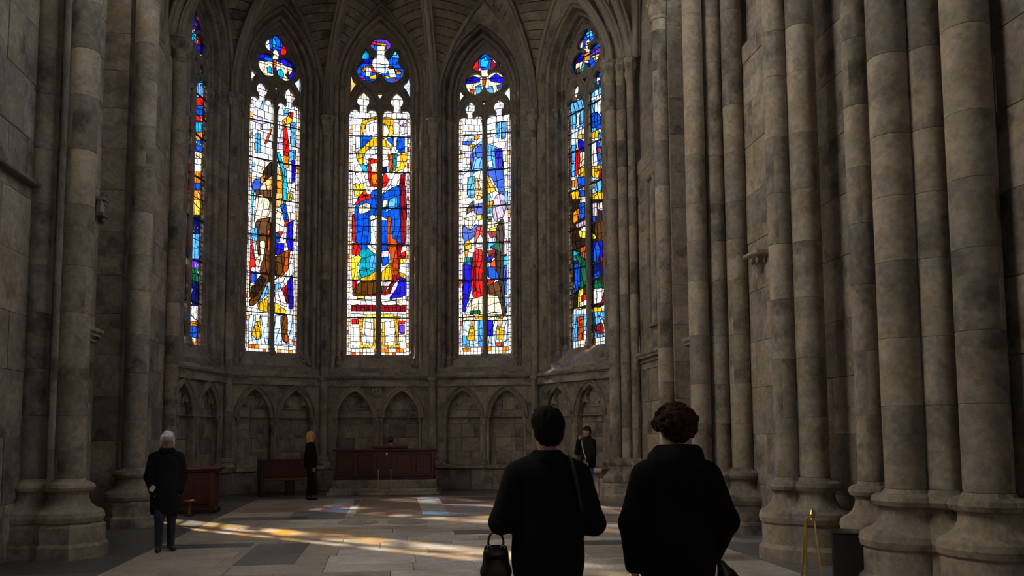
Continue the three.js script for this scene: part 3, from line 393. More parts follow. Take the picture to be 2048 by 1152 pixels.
    ['B4', 'cream', 118, 820, 412, 820, 412, 857, 118, 857], ['B4', 'gold', 195, 825, 248, 822, 248, 855, 195, 855], ['B4', 'gold', 330, 822, 390, 822, 380, 845, 340, 845], ['B4', 'pale', 118, 860, 218, 860, 218, 1032, 113, 1032], ['B4', 'pale', 315, 860, 412, 860, 412, 1032, 281, 1032], ['B4', 'sky', 118, 960, 160, 960, 160, 1030, 113, 1030], ['B4', 'gold', 163, 905, 197, 905, 200, 992, 148, 992, 156, 940], ['B4', 'tan', 163, 863, 194, 863, 192, 897, 163, 897], ['B4', 'gold', 338, 905, 390, 905, 387, 987, 343, 987], ['B4', 'tan', 346, 860, 377, 860, 374, 897, 346, 897], ['B4', 'sky', 218, 860, 248, 860, 248, 1032, 218, 1032], ['B4', 'ultra', 281, 860, 317, 860, 317, 962, 281, 962], ['B4', 'rust', 330, 1005, 385, 1005, 378, 1030, 340, 1030],
  ],
  [ // fifth window: crowded scene under a sky
    ['T5', 'blue', 60, 60, 460, 60, 460, 600, 60, 600], ['T5', 'sky', 270, 130, 330, 110, 350, 170, 280, 180], ['T5', 'pink', 200, 250, 238, 195, 238, 292, 200, 300], ['T5', 'cream', 268, 230, 312, 188, 328, 240, 302, 302, 268, 302], ['T5', 'rust', 280, 240, 320, 240, 310, 285], ['T5', 'cream', 250, 300, 320, 290, 320, 340, 255, 345], ['T5', 'orange', 256, 350, 314, 330, 314, 422, 256, 432], ['T5', 'ultra', 125, 445, 190, 380, 252, 378, 242, 422, 150, 472], ['T5', 'violet', 325, 330, 400, 275, 430, 330, 340, 372], ['T5', 'tan', 328, 380, 430, 345, 430, 372, 340, 402], ['T5', 'cream', 350, 400, 425, 375, 400, 440, 365, 450], ['T5', 'cyan', 210, 520, 250, 440, 264, 500, 242, 580, 210, 580], ['T5', 'cream', 165, 460, 240, 430, 215, 520, 165, 520], ['T5', 'brown', 168, 512, 207, 490, 202, 580, 175, 580], ['T5', 'white', 255, 430, 300, 430, 285, 480, 258, 480],
    ['A5', 'sky', 80, 545, 190, 500, 190, 800, 80, 820], ['A5', 'pale', 105, 700, 190, 690, 190, 1152, 105, 1152], ['A5', 'white', 138, 600, 162, 588, 157, 692, 133, 682], ['A5', 'white', 150, 690, 175, 680, 165, 760, 145, 750], ['A5', 'gold', 135, 735, 185, 730, 185, 760, 150, 765], ['A5', 'ultra', 148, 760, 192, 780, 192, 852, 148, 832], ['A5', 'red', 133, 850, 167, 813, 162, 962, 128, 1012], ['A5', 'sky', 108, 800, 135, 800, 130, 900, 108, 920], ['A5', 'cream', 160, 850, 192, 840, 192, 932, 158, 942], ['A5', 'gold', 148, 960, 192, 920, 192, 1002, 150, 1012], ['A5', 'blue', 143, 1010, 192, 1000, 192, 1102, 150, 1092], ['A5', 'orange', 103, 1030, 142, 1020, 137, 1072, 103, 1072], ['A5', 'white', 150, 1075, 192, 1070, 192, 1120, 150, 1120], ['A5', 'sky', 105, 920, 130, 920, 125, 1010, 105, 1010],
    ['A5', 'white', 228, 500, 420, 430, 420, 600, 228, 600], ['A5', 'sky', 228, 520, 257, 510, 252, 622, 228, 622], ['A5', 'pale', 290, 590, 420, 560, 420, 640, 300, 640], ['A5', 'blue', 230, 600, 270, 588, 312, 650, 290, 692, 230, 722], ['A5', 'sky', 235, 690, 265, 690, 262, 720, 235, 725], ['A5', 'white', 278, 702, 420, 640, 420, 690, 285, 732], ['A5', 'sky', 288, 720, 420, 700, 420, 770, 290, 772], ['A5', 'gold', 238, 720, 272, 700, 277, 752, 238, 762], ['A5', 'cream', 295, 770, 420, 770, 420, 900, 300, 900], ['A5', 'blue', 260, 770, 287, 790, 292, 932, 275, 932, 268, 852], ['A5', 'red', 263, 820, 292, 813, 287, 847, 266, 847], ['A5', 'white', 230, 770, 262, 780, 272, 942, 230, 932], ['A5', 'gold', 230, 940, 292, 930, 292, 962, 250, 1012, 230, 992], ['A5', 'crimson', 270, 960, 420, 940, 420, 1102, 300, 1102, 285, 1042], ['A5', 'sky', 253, 1030, 292, 1013, 302, 1062, 280, 1112, 256, 1092], ['A5', 'gold', 250, 970, 285, 965, 278, 1010, 255, 1010], ['A5', 'tan', 236, 1120, 290, 1110, 420, 1130, 420, 1156, 236, 1156],
    ['B5', 'dark', 105, 60, 208, 60, 208, 780, 105, 780], ['B5', 'dark', 238, 60, 450, 60, 450, 780, 238, 780], ['B5', 'gold', 105, 0, 162, 0, 152, 62, 105, 62], ['B5', 'blue', 155, 0, 205, 0, 205, 50, 160, 45], ['B5', 'cream', 165, 45, 205, 40, 205, 85, 165, 90], ['B5', 'blue', 153, 90, 205, 80, 205, 172, 158, 202], ['B5', 'orange', 120, 150, 162, 108, 152, 202, 120, 222], ['B5', 'mauve', 128, 230, 205, 193, 205, 242, 150, 252], ['B5', 'yellow', 148, 250, 205, 270, 205, 322, 163, 312], ['B5', 'white', 165, 245, 205, 235, 205, 270, 175, 275], ['B5', 'rust', 163, 380, 205, 360, 205, 452, 168, 442], ['B5', 'teal', 120, 400, 160, 410, 155, 465, 122, 465], ['B5', 'green', 128, 432, 165, 440, 208, 480, 208, 602, 165, 652, 165, 502], ['B5', 'blue', 125, 480, 167, 490, 167, 622, 140, 682, 125, 652], ['B5', 'yellow', 153, 660, 187, 645, 167, 802, 148, 802], ['B5', 'red', 168, 700, 210, 680, 210, 722, 180, 742], ['B5', 'white', 163, 740, 210, 720, 210, 772, 163, 772],
    ['B5', 'gold', 240, 30, 307, 0, 307, 62, 248, 62], ['B5', 'tan', 307, 20, 345, 10, 345, 60, 307, 70], ['B5', 'mauve', 240, 90, 282, 80, 282, 172, 240, 172], ['B5', 'cream', 280, 88, 312, 78, 312, 132, 285, 142], ['B5', 'crimson', 310, 60, 345, 60, 345, 120, 315, 130], ['B5', 'blue', 240, 175, 268, 172, 265, 210, 240, 212], ['B5', 'brown', 263, 222, 327, 188, 327, 332, 290, 332, 258, 272], ['B5', 'yellow', 240, 280, 272, 300, 267, 322, 240, 322], ['B5', 'ultra', 240, 340, 327, 330, 327, 432, 300, 472, 240, 482], ['B5', 'blue', 253, 392, 280, 326, 297, 400, 282, 472, 248, 472], ['B5', 'sky', 308, 132, 420, 110, 420, 252, 323, 252], ['B5', 'crimson', 298, 452, 332, 400, 337, 502, 303, 512], ['B5', 'red', 327, 380, 345, 380, 345, 480, 335, 480], ['B5', 'navy', 240, 482, 300, 480, 327, 542, 240, 582], ['B5', 'blue', 246, 560, 292, 528, 292, 572, 246, 592], ['B5', 'green', 246, 652, 265, 588, 312, 600, 327, 642], ['B5', 'white', 248, 655, 330, 648, 300, 742, 252, 762], ['B5', 'red', 293, 752, 340, 658, 400, 640, 400, 762],
    ['B5', 'gold', 252, 770, 302, 770, 302, 802, 255, 802], ['B5', 'pale', 302, 765, 420, 750, 420, 800, 302, 802], ['B5', 'sky', 246, 802, 420, 790, 420, 962, 254, 1012], ['B5', 'crimson', 260, 902, 300, 868, 332, 910, 322, 952, 268, 942], ['B5', 'white', 283, 820, 342, 880, 342, 952, 320, 962, 320, 902], ['B5', 'pale', 118, 790, 212, 780, 212, 822, 118, 830], ['B5', 'sky', 120, 822, 212, 820, 212, 992, 120, 1002], ['B5', 'rust', 148, 837, 187, 830, 187, 1002, 148, 1002], ['B5', 'white', 185, 930, 212, 925, 212, 990, 190, 990],
  ],
];
{ // first window: its panes are seen as two slanting ribbons
  const left = [['A1', 60, 430, 'gold', 455, 'sky', 520, 'pink', 570, 'navy', 610, 'white', 690, 'cyan', 730, 'tan', 770, 'orange', 820, 'white', 870, 'blue', 930, 'white', 990, 'rust', 1060, 'gold', 1085, 'ultra', 1110, 'red', 1152], ['B1', 40, 0, 'blue', 40, 'white', 130, 'orange', 170, 'dark', 200, 'gold', 250, 'white', 320, 'dark', 430, 'white', 490, 'crimson', 560, 'violet', 590, 'white', 620, 'dark', 680, 'brown', 720, 'cream', 750, 'sky', 850, 'crimson', 900, 'blue', 940, 'orange', 990]];
  const right = [['A1', 147, 440, 'teal', 500, 'sky', 590, 'red', 640, 'blue', 700, 'red', 740, 'cyan', 800, 'orange', 850, 'blue', 920, 'cream', 960, 'white', 1040, 'orange', 1110, 'blue', 1152], ['B1', 128, 0, 'orange', 60, 'yellow', 160, 'navy', 280, 'sky', 440, 'violet', 500, 'green', 590, 'navy', 740, 'white', 840, 'orange', 870, 'blue', 950, 'rust', 1000]];
  for (const [list, w] of [[left, 60], [right, 75]]) for (const [v, x, y0, ...rest] of list) for (let k = 0, y = y0; k < rest.length; k += 2) { DRAW[0].push([v, rest[k], x - 20, y, x + w, y, x + w, rest[k + 1], x - 20, rest[k + 1]]); y = rest[k + 1]; }
  DRAW[0].unshift(['A1', 'ultra', 90, 60, 240, 60, 240, 330, 90, 330]); DRAW[0].push(['A1', 'crimson', 150, 80, 190, 80, 190, 160, 150, 160], ['A1', 'pink', 155, 100, 175, 100, 175, 130, 155, 130], ['A1', 'red', 150, 220, 190, 215, 190, 270, 150, 275], ['A1', 'orange', 150, 240, 175, 240, 175, 265, 150, 265], ['A1', 'cyan', 120, 195, 160, 200, 155, 245, 120, 240], ['A1', 'lilac', 120, 160, 155, 165, 150, 200, 120, 200]);
}

const mirror = (half) => [...half, ...half.slice(0, -1).reverse().map(([x, y]) => [-x, y])];
const LANCET = mirror([[-1, 0], [-0.97, 0.13], [-0.86, 0.225], [-0.66, 0.265], [-0.42, 0.25], [-0.25, 0.17], [-0.23, 0.36], [-0.4, 0.46], [-0.44, 0.56], [-0.34, 0.68], [0, 0.83]]);
const TREFOIL = [[0, 2.64], [-0.2, 2.48], [-0.41, 2.27], [-0.43, 2.1], [-0.3, 1.99], [-0.14, 1.95], [-0.14, 1.8], [-0.3, 1.87], [-0.55, 1.83], [-0.72, 1.62], [-0.68, 1.34], [-0.5, 1.12], [-0.3, 1.06], [-0.1, 1.17], [-0.03, 1.36]];
const SIXFOIL = [[0, 2.57], [-0.2, 2.54], [-0.31, 2.4], [-0.3, 2.26], [-0.14, 2.13], [-0.13, 2.0], [-0.24, 1.93], [-0.38, 2.03], [-0.47, 2.2], [-0.6, 1.98], [-0.56, 1.8], [-0.71, 1.66], [-0.75, 1.5], [-0.69, 1.33], [-0.55, 1.19], [-0.38, 1.14], [-0.2, 1.19], [-0.06, 1.38]];
const mirrorClosed = (half) => [...half, ...half.slice(1).reverse().map(([x, y]) => [-x, y])];
const windowLabels = [
  'tall stained glass window almost hidden behind the fluted pier with a leafy capital',
  'stained glass window with a brown-robed figure, above the red pew',
  'widest stained glass window with a blue-robed enthroned figure, above the altar',
  'stained glass window with a white-veiled figure in red under a blue canopy',
  'stained glass window with a crowd scene, half cut off by stone shafts',
];
function fillPoly(grid, nx, ny, pts, value) {
  let y0 = Infinity, y1 = -Infinity; for (const p of pts) { y0 = Math.min(y0, p[1]); y1 = Math.max(y1, p[1]); }
  for (let y = Math.max(0, Math.ceil(y0 - 0.5)); y <= Math.min(ny - 1, Math.floor(y1 - 0.5)); y++) {
    const c = y + 0.5, xs = [];
    for (let i = 0, j = pts.length - 1; i < pts.length; j = i++) { const a = pts[i], b = pts[j]; if ((a[1] > c) !== (b[1] > c)) xs.push(a[0] + (c - a[1]) / (b[1] - a[1]) * (b[0] - a[0])); }
    xs.sort((a, b) => a - b);
    for (let k = 0; k + 1 < xs.length; k += 2) for (let x = Math.max(0, Math.ceil(xs[k] - 0.5)); x <= Math.min(nx - 1, Math.floor(xs[k + 1] - 0.5)); x++) grid[y * nx + x] = value;
  }
}
function components(lab, nx, ny) {
  const comp = new Int32Array(nx * ny).fill(-1), list = [], stack = [];
  for (let s = 0; s < lab.length; s++) {
    if (lab[s] < 0 || comp[s] >= 0) continue;
    const id = list.length, cells = []; stack.push(s); comp[s] = id;
    while (stack.length) {
      const i = stack.pop(), x = i % nx; cells.push(i);
      for (const j of [x > 0 ? i - 1 : -1, x < nx - 1 ? i + 1 : -1, i - nx, i + nx]) if (j >= 0 && j < lab.length && comp[j] < 0 && lab[j] === lab[i]) { comp[j] = id; stack.push(j); }
    }
    list.push(cells);
  }
  return [comp, list];
}
function loopsOf(cells, comp, id, nx, ny) {
  const W = nx + 1, next = new Map(), add = (a, b) => { if (next.has(a)) next.get(a).push(b); else next.set(a, [b]); };
  const other = (x, y) => x < 0 || y < 0 || x >= nx || y >= ny || comp[y * nx + x] !== id;
  for (const i of cells) {
    const x = i % nx, y = (i / nx) | 0, p = y * W + x;
    if (other(x, y - 1)) add(p, p + 1); if (other(x + 1, y)) add(p + 1, p + 1 + W); if (other(x, y + 1)) add(p + 1 + W, p + W); if (other(x - 1, y)) add(p + W, p);
  }
  const loops = [];
  for (const [start, ends] of next) while (ends.length) {
    const loop = [start]; let at = ends.pop();
    while (at !== start) { loop.push(at); at = next.get(at).pop(); }
    loops.push(loop.map((q) => [q % W, (q / W) | 0]));
  }
  return loops;
}
const areaOf = (p) => { let s = 0; for (let i = 0, j = p.length - 1; i < p.length; j = i++) s += p[j][0] * p[i][1] - p[i][0] * p[j][1]; return s / 2; };
function rdp(p, tol) {
  const keep = new Uint8Array(p.length), todo = [[0, p.length - 1]]; keep[0] = keep[p.length - 1] = 1;
  while (todo.length) {
    const [a, b] = todo.pop(); let far = -1, best = tol; const dx = p[b][0] - p[a][0], dy = p[b][1] - p[a][1], l = Math.hypot(dx, dy);
    for (let i = a + 1; i < b; i++) { const d = l > 1e-9 ? Math.abs((p[i][0] - p[a][0]) * dy - (p[i][1] - p[a][1]) * dx) / l : Math.hypot(p[i][0] - p[a][0], p[i][1] - p[a][1]); if (d > best) { best = d; far = i; } }
    if (far > 0) { keep[far] = 1; todo.push([a, far], [far, b]); }
  }
  return p.filter((_, i) => keep[i]);
}
function simplified(loop, tol) {
  let k = 0, best = -1; for (let i = 1; i < loop.length; i++) { const d = Math.hypot(loop[i][0] - loop[0][0], loop[i][1] - loop[0][1]); if (d > best) { best = d; k = i; } }
  return [...rdp(loop.slice(0, k + 1), tol).slice(0, -1), ...rdp([...loop.slice(k), loop[0]], tol).slice(0, -1)];
}
for (const b of BAYS) {
  const { hw, cu, spring, tv } = b, r = rng(500 + b.i), wp = b.world(cu, 0, GLASS_W);
  const win = structure('window_' + (b.i + 1), windowLabels[b.i], 'window', wp, b.phi);
  const rise = 1.95 * tv, high = spring + 0.9 * tv, S = (pts, n) => smooth(pts, n).map(([x, y]) => [x * hw, y * tv + spring]);
  const lw = 0.458, lc = 0.542;
  const lights = [-1, 1].map((s) => [[s * lc * hw - lw * hw, V_BOT], ...LANCET.map(([x, y]) => [(s * lc + x * lw) * hw, spring + y * tv]), [s * lc * hw + lw * hw, V_BOT]].reverse());
  const eye = S(mirrorClosed(b.i === 2 ? SIXFOIL : TREFOIL), 3), small = [
    ...[-1, 1].map((s) => [[s * 0.965, 1.4], [s * 0.88, 1.2], [s * 0.73, 1.05], [s * 0.86, 0.9], [s * 0.97, 0.7]].map(([x, y]) => [x * hw, y * tv + spring])),
    [[-0.14, 0.8], [0.14, 0.8], [0, 0.58]].map(([x, y]) => [x * hw, y * tv + spring]),
    ...(b.i === 2 ? [[[-0.12, 1.02], [-0.05, 1.11], [0.05, 1.11], [0.12, 1.02]].map(([x, y]) => [x * hw, y * tv + spring])] : [-1, 1].map((s) => [[s * 0.66, 2.1], [s * 0.58, 2.18], [s * 0.57, 2.04]].map(([x, y]) => [x * hw, y * tv + spring]))),
  ];
  const openings = [...lights, eye, ...small], m0 = APSE[3], m1 = APSE[1];
  const outline = archPath(hw + 0.06, V_BOT - 0.2, high, rise + 0.06);
  part(win, 'tracery', plate(outline, openings, 0.16, 0.022), m0, [0, 0, 0.08]);
  // raised ribs of the tracery: sub-arches, ring, mullion
  const ring = [[-0.02, -0.02], ...roll(0, 0, 0.03, 180, 0, 6), [0.02, -0.02]].map(([o, w]) => [o, w + 0.085]);
  for (const s of [-1, 1]) part(win, 'tracery_roll', sweep(archPath(0.5 * hw, spring, spring, 1.02 * tv, 10).slice(1, -1).map(([x, y]) => [x + s * 0.5 * hw, y]), ring), m1);
  const circle = Array.from({ length: 41 }, (_, k) => [0.84 * hw * Math.sin(-k / 40 * 2 * Math.PI), spring + (1.72 - 0.9 * Math.cos(k / 40 * 2 * Math.PI)) * tv]);
  part(win, 'tracery_roll', sweep(circle, ring.map(([o, w]) => [o * 1.1, w])), m1);
  part(win, 'mullion', drum(0.05, spring - V_BOT - 0.3, 14), m1, [0, V_BOT + 0.15, 0.07]);
  part(win, 'mullion_base', lathe([[0, -0.1], [0.1, -0.08], [0.125, 0], [0.09, 0.06], [0.1, 0.1], [0.06, 0.17]], 14), m1, [0, V_BOT, 0.09]);
  addCapital(win, 0.055, spring - 0.2, 0.24, m1, [0, 0.08]);
  // glass
  const C = 0.0075, x0 = -hw - 0.02, y0 = V_BOT - 0.03, nx = Math.ceil((2 * hw + 0.04) / C), ny = Math.ceil((2.75 * tv + spring - y0) / C), cell = ([u, v]) => [(u - x0) / C, (v - y0) / C];
  const mask = new Int16Array(nx * ny), shape = new Int16Array(nx * ny);
  for (const o of openings) fillPoly(mask, nx, ny, o.map(cell), 1);
  for (let pass = 0; pass < 3; pass++) { const old = mask.slice(); for (let i = nx; i < mask.length - nx; i++) if (!old[i] && (old[i - 1] || old[i + 1] || old[i - nx] || old[i + nx])) mask[i] = 1; }
  const list = DRAW[b.i], colours = ['field', ...list.map((d) => d[1]), 'border', 'bottom', 'small'];
  list.forEach(([view, , ...xy], k) => {
    const [ox, oy, s] = VIEWS[view]; let pts = [];
    for (let i = 0; i < xy.length; i += 2) { const [u, v] = b.local(ox + xy[i] / s, oy + xy[i + 1] / s); pts.push([u - cu, v]); }
    if (pts.length > 5) pts = smooth(pts, 4);
    fillPoly(shape, nx, ny, pts.map(cell), k + 1);
  });
  const lab = new Int32Array(nx * ny).fill(-1), nb = colours.length, rowJ = Array.from({ length: 200 }, () => r() * 0.3), colJ = Array.from({ length: 200 }, () => r());
  const small0 = small.map((q) => q.map(cell)), smallGrid = new Int8Array(nx * ny); small0.forEach((q) => fillPoly(smallGrid, nx, ny, q, 1));
  for (let y = 0; y < ny; y++) for (let x = 0; x < nx; x++) {
    const i = y * nx + x; if (!mask[i]) continue;
    const u = x0 + x * C, v = y0 + y * C, edge = hw - Math.abs(u); let id, sh = shape[i];
    if (v < spring + 0.1 && edge < 0.115) { id = Math.floor((v - y0) / 0.13) + (edge < 0.055 ? 300 : 0); sh = nb - 3; }
    else if (v < V_BOT + 0.2) { id = Math.floor((u + 2) / 0.11) + (v < V_BOT + 0.09 ? 100 : 0); sh = nb - 2; }
    else if (smallGrid[i]) { id = 0; sh = nb - 1; }
    else if (v > spring + 1.0 * tv) id = Math.floor((v + rowJ[Math.floor(u * 4 + 40)] * 0.4) / 0.3) * 31 + Math.floor((u + 3) / 0.24);
    else if (sh) {              // drapery and figures: long pieces that follow the folds
      const row = Math.floor((v - y0 + 0.05 * Math.sin(u * 7 + sh)) / 0.38); id = row * 31 + Math.floor((u + 3 + 0.07 * Math.sin(v * 2.1 + sh * 1.7) + 0.03 * Math.sin(v * 6 + sh)) / (0.12 + 0.05 * (sh % 3)));
    } else { const row = Math.floor((v - y0 + 0.03 * Math.sin(u * 5 + 2)) / 0.21); id = row * 31 + Math.floor((u + 3 + colJ[row] * 0.12) / (0.15 + 0.06 * colJ[row + 60])); }
    lab[i] = sh * 4096 + id;
  }
  let [comp, comps] = components(lab, nx, ny);
  comps.forEach((cells) => { if (cells.length < 70) for (const j of cells) for (const q of [j - 1, j + 1, j - nx, j + nx]) if (lab[q] >= 0 && lab[q] !== lab[cells[0]]) { const L = lab[q]; cells.forEach((c) => { lab[c] = L; }); return; } });
  [comp, comps] = components(lab, nx, ny);
  const panes = [], lead = [];
  comps.forEach((cells, id) => {
    const loops = loopsOf(cells, comp, id, nx, ny).map((l) => simplified(l, 0.95)).filter((l) => l.length > 2 && Math.abs(areaOf(l)) > 6).sort((p, q) => Math.abs(areaOf(q)) - Math.abs(areaOf(p)));
    if (!loops.length) return;
    const W = (l) => l.map(([x, y]) => [x0 + x * C, y0 + y * C]), s = shapeOf(W(loops[0])); s.holes = loops.slice(1).map((l) => shapeOf(W(l), THREE.Path));
    let name = colours[Math.floor(lab[cells[0]] / 4096)]; const q = r(), v = y0 + ((cells[0] / nx) | 0) * C;
    if (name === 'field') name = b.i === 4 ? (q < 0.3 ? 'pale' : q < 0.5 ? 'sky' : q < 0.7 ? 'white' : 'cream') : b.i === 0 ? ['blue', 'red', 'white', 'gold', 'sky'][(q * 5) | 0] : q < 0.86 ? 'white' : q < 0.92 ? 'cream' : q < 0.96 ? 'pale' : q < 0.98 ? 'lilac' : 'pink';
    if (name === 'border') name = q < 0.42 ? 'white' : q < 0.62 ? 'cream' : q < 0.78 ? 'tan' : q < 0.87 ? 'lilac' : q < 0.95 ? 'mauve' : 'rust';
    if (name === 'bottom') name = q < 0.45 ? 'white' : q < 0.6 ? 'cream' : q < 0.75 ? 'orange' : q < 0.85 ? 'rust' : 'pale';
    if (name === 'small') name = v > spring + 1.9 * tv ? 'lilac' : ['cream', 'white', 'pale', 'tan'][(q * 4) | 0];
    panes.push({ area: cells.length, geo: new THREE.ShapeGeometry(s), mat: glassMat(name, (r() * 3) | 0) });
    for (const l of loops) { const w = W(l); for (let i = 0; i < w.length; i++) lead.push([w[i], w[(i + 1) % w.length]]); }
  });
  panes.sort((p, q) => q.area - p.area);
  panes.slice(0, 299).forEach((p) => part(win, 'glass_pane', p.geo, p.mat));
  const rest = panes.slice(299); if (rest.length) part(win, 'glass_pane', mergeGeometries(rest.map((p) => p.geo), true), rest.map((p) => p.mat)).userData.kind = 'stuff';
  const pos = [], H = 0.0085, Z = 0.007;
  for (const [p, q] of lead) {
    const dx = q[0] - p[0], dy = q[1] - p[1], l = Math.hypot(dx, dy); if (l < 1e-5) continue;
    const tx = dx / l * 0.003, ty = dy / l * 0.003, nxx = -dy / l * H, nyy = dx / l * H, A = [p[0] - tx + nxx, p[1] - ty + nyy], B = [p[0] - tx - nxx, p[1] - ty - nyy], D = [q[0] + tx - nxx, q[1] + ty - nyy], E = [q[0] + tx + nxx, q[1] + ty + nyy];
    for (const z of [Z, -Z]) pos.push(...A, z, ...B, z, ...D, z, ...A, z, ...D, z, ...E, z);
  }
  part(win, 'lead_came', fromTriangles(pos), LEAD);
  const barAt = []; for (let v = V_BOT + 0.565, k = 0; v < spring + 0.05; v += 0.565, k++) barAt.push([v, k % 2]);
  for (const [v, thick] of barAt) { const t = thick ? 0.034 : 0.018; part(win, 'saddle_bar', boxUV(new THREE.BoxGeometry(2 * hw + 0.06, t, t)), IRON, [0, v, 0.03]); }
  part(win, 'saddle_bar', boxUV(new THREE.BoxGeometry(1.5 * hw, 0.02, 0.02)), IRON, [0, spring + 1.62 * tv, 0.025]);
  if (globalThis.DEBUG_BAYS) console.log('panes', panes.length, 'lead', lead.length);
}

// ---------------------------------------------------------------- shafts between the windows
const CENTRE = [0.05, 15.6, -19.4], CAP_TOP = 11.1;
const shaftLabels = ['', 'slim wall shaft between the two leftmost stained glass windows', 'slim wall shaft beside the widest window, on the pew side', 'slim wall shaft beside the widest window, on the side of the standing couple', 'slim wall shaft between the two rightmost stained glass windows'];
const shaftAt = VX.map(([x, z]) => { const dx = CENTRE[0] - x, dz = CENTRE[2] - z, l = Math.hypot(dx, dz); return [x + dx / l * 0.1, z + dz / l * 0.1]; });
for (let i = 1; i < 5; i++) {
  const [x, z] = shaftAt[i], t = structure('wall_shaft', shaftLabels[i], 'column', [x, 0, z]), R = 0.115, r = rng(60 + i);
  part(t, 'plinth', lathe([[0.34, 0], [0.34, 0.62], [0.3, 0.68], [0.0, 0.68]], 8, 0.3), APSE[1], null, Math.PI / 8);
  part(t, 'base', lathe([[0.24, 0], [0.25, 0.06], [0.2, 0.11], [0.16, 0.16], [0.18, 0.2], [0.17, 0.25], [R, 0.29]], 20), APSE[2], [0, 0.68, 0]);
  for (let y = 0.95; y < 10.5;) { const h = Math.min(0.9 + r() * 0.7, 10.56 - y); part(t, 'drum', drum(R, h, 18), APSE[(r() * 5) | 0], [0, y, 0], r() * 6); y += h; }
  part(t, 'shaft_ring', lathe([[R, 0], [R + 0.035, 0.03], [R + 0.04, 0.07], [R + 0.035, 0.11], [R, 0.14]], 18), APSE[0], [0, V_STRING - 0.06, 0]);
  addCapital(t, R * 1.05, 10.5, 0.6, APSE[0]);
}

// ---------------------------------------------------------------- vault
const ceiling = structure('ceiling', 'dark ribbed stone vault over the round east end', 'vault');
const curveRib = (from, to, n = 16, lift = 1) => Array.from({ length: n + 1 }, (_, k) => { const a = k / n * 1.48, p = 1 - Math.cos(a); return [from[0] + (to[0] - from[0]) * p, from[1] + (to[1] - from[1]) * Math.sin(a) * lift, from[2] + (to[2] - from[2]) * p]; });
function ribGeometry(pts, r = 0.1) {
  const dx = pts[pts.length - 1][0] - pts[0][0], dz = pts[pts.length - 1][2] - pts[0][2], l = Math.hypot(dx, dz), sx = -dz / l, sz = dx / l;
  return mergeGeometries([[0, r, 0], [-1.15, r * 0.5, 0.06], [1.15, r * 0.5, 0.06], [0, r * 1.25, 0.1]].map(([o, q, up]) => tube(pts.map(([x, y, z]) => [x + sx * o * r, y + up, z + sz * o * r]), q, 8, false, 28)));
}
const ribs = shaftAt.map(([x, z]) => curveRib([x, CAP_TOP, z], CENTRE));
for (let i = 1; i < 5; i++) part(ceiling, 'rib', ribGeometry(ribs[i]), APSE[0]);
for (const b of BAYS) {
  const arch = archPath(b.L / 2 - 0.02, 11, 11, 3.75, 16).slice(1, -1).map(([u, v]) => b.world(u, v, 0.02)), apex = b.world(0, 14.75, 0.02), r = rng(80 + b.i), N = 28;
  part(ceiling, 'wall_rib', tube(arch.map((p) => [p[0], p[1], p[2]]), 0.075, 8, false, 60), APSE[2]);
  for (const side of [0, 1]) {
    const rib = (s) => { const q = ribs[b.i + side], k = s * (q.length - 1), a = Math.floor(Math.min(k, q.length - 1.001)), f = k - a; return q[a].map((c, j) => c + (q[a + 1][j] - c) * f + (j === 1 ? 0.1 : 0)); };
    const edge = (s) => { if (s < 0.55) { const k = (side ? 1 - s / 1.1 : s / 1.1) * (arch.length - 1), a = Math.floor(Math.min(k, arch.length - 1.001)), f = k - a; return arch[a].map((c, j) => c + (arch[a + 1][j] - c) * f); } const f = (s - 0.55) / 0.45, g = Math.sin(f * Math.PI / 2); return [apex[0] + (CENTRE[0] - apex[0]) * f, apex[1] + (CENTRE[1] + 0.1 - apex[1]) * g, apex[2] + (CENTRE[2] - apex[2]) * f]; };
    for (let k = 0; k < N; k++) {
      const s0 = k / N, s1 = (k + 1) / N - 0.003, M = 6, list = [];
      const at = (s, t) => { const p = rib(s), q = edge(s), sag = 0.06 * Math.sin(t * Math.PI) * Math.min(1, s * 3); return [p[0] + (q[0] - p[0]) * t, p[1] + (q[1] - p[1]) * t + sag, p[2] + (q[2] - p[2]) * t]; };
      for (let j = 0; j < M; j++) list.push([at(s0, j / M), at(s0, (j + 1) / M), at(s1, (j + 1) / M), at(s1, j / M)]);
      part(ceiling, 'web_course', boxUV(quads(list), UVS, r(), r()), r() < 0.6 ? VAULT : APSE[(r() * 2) | 0]);
    }
  }
}
part(ceiling, 'roof_slab', box(14, 0.4, 46, 0.02), DARKSTONE, [0.2, 16.6, -4]);
part(ceiling, 'boss', new THREE.SphereGeometry(0.3, 20, 12).scale(1, 0.6, 1), APSE[0], CENTRE);

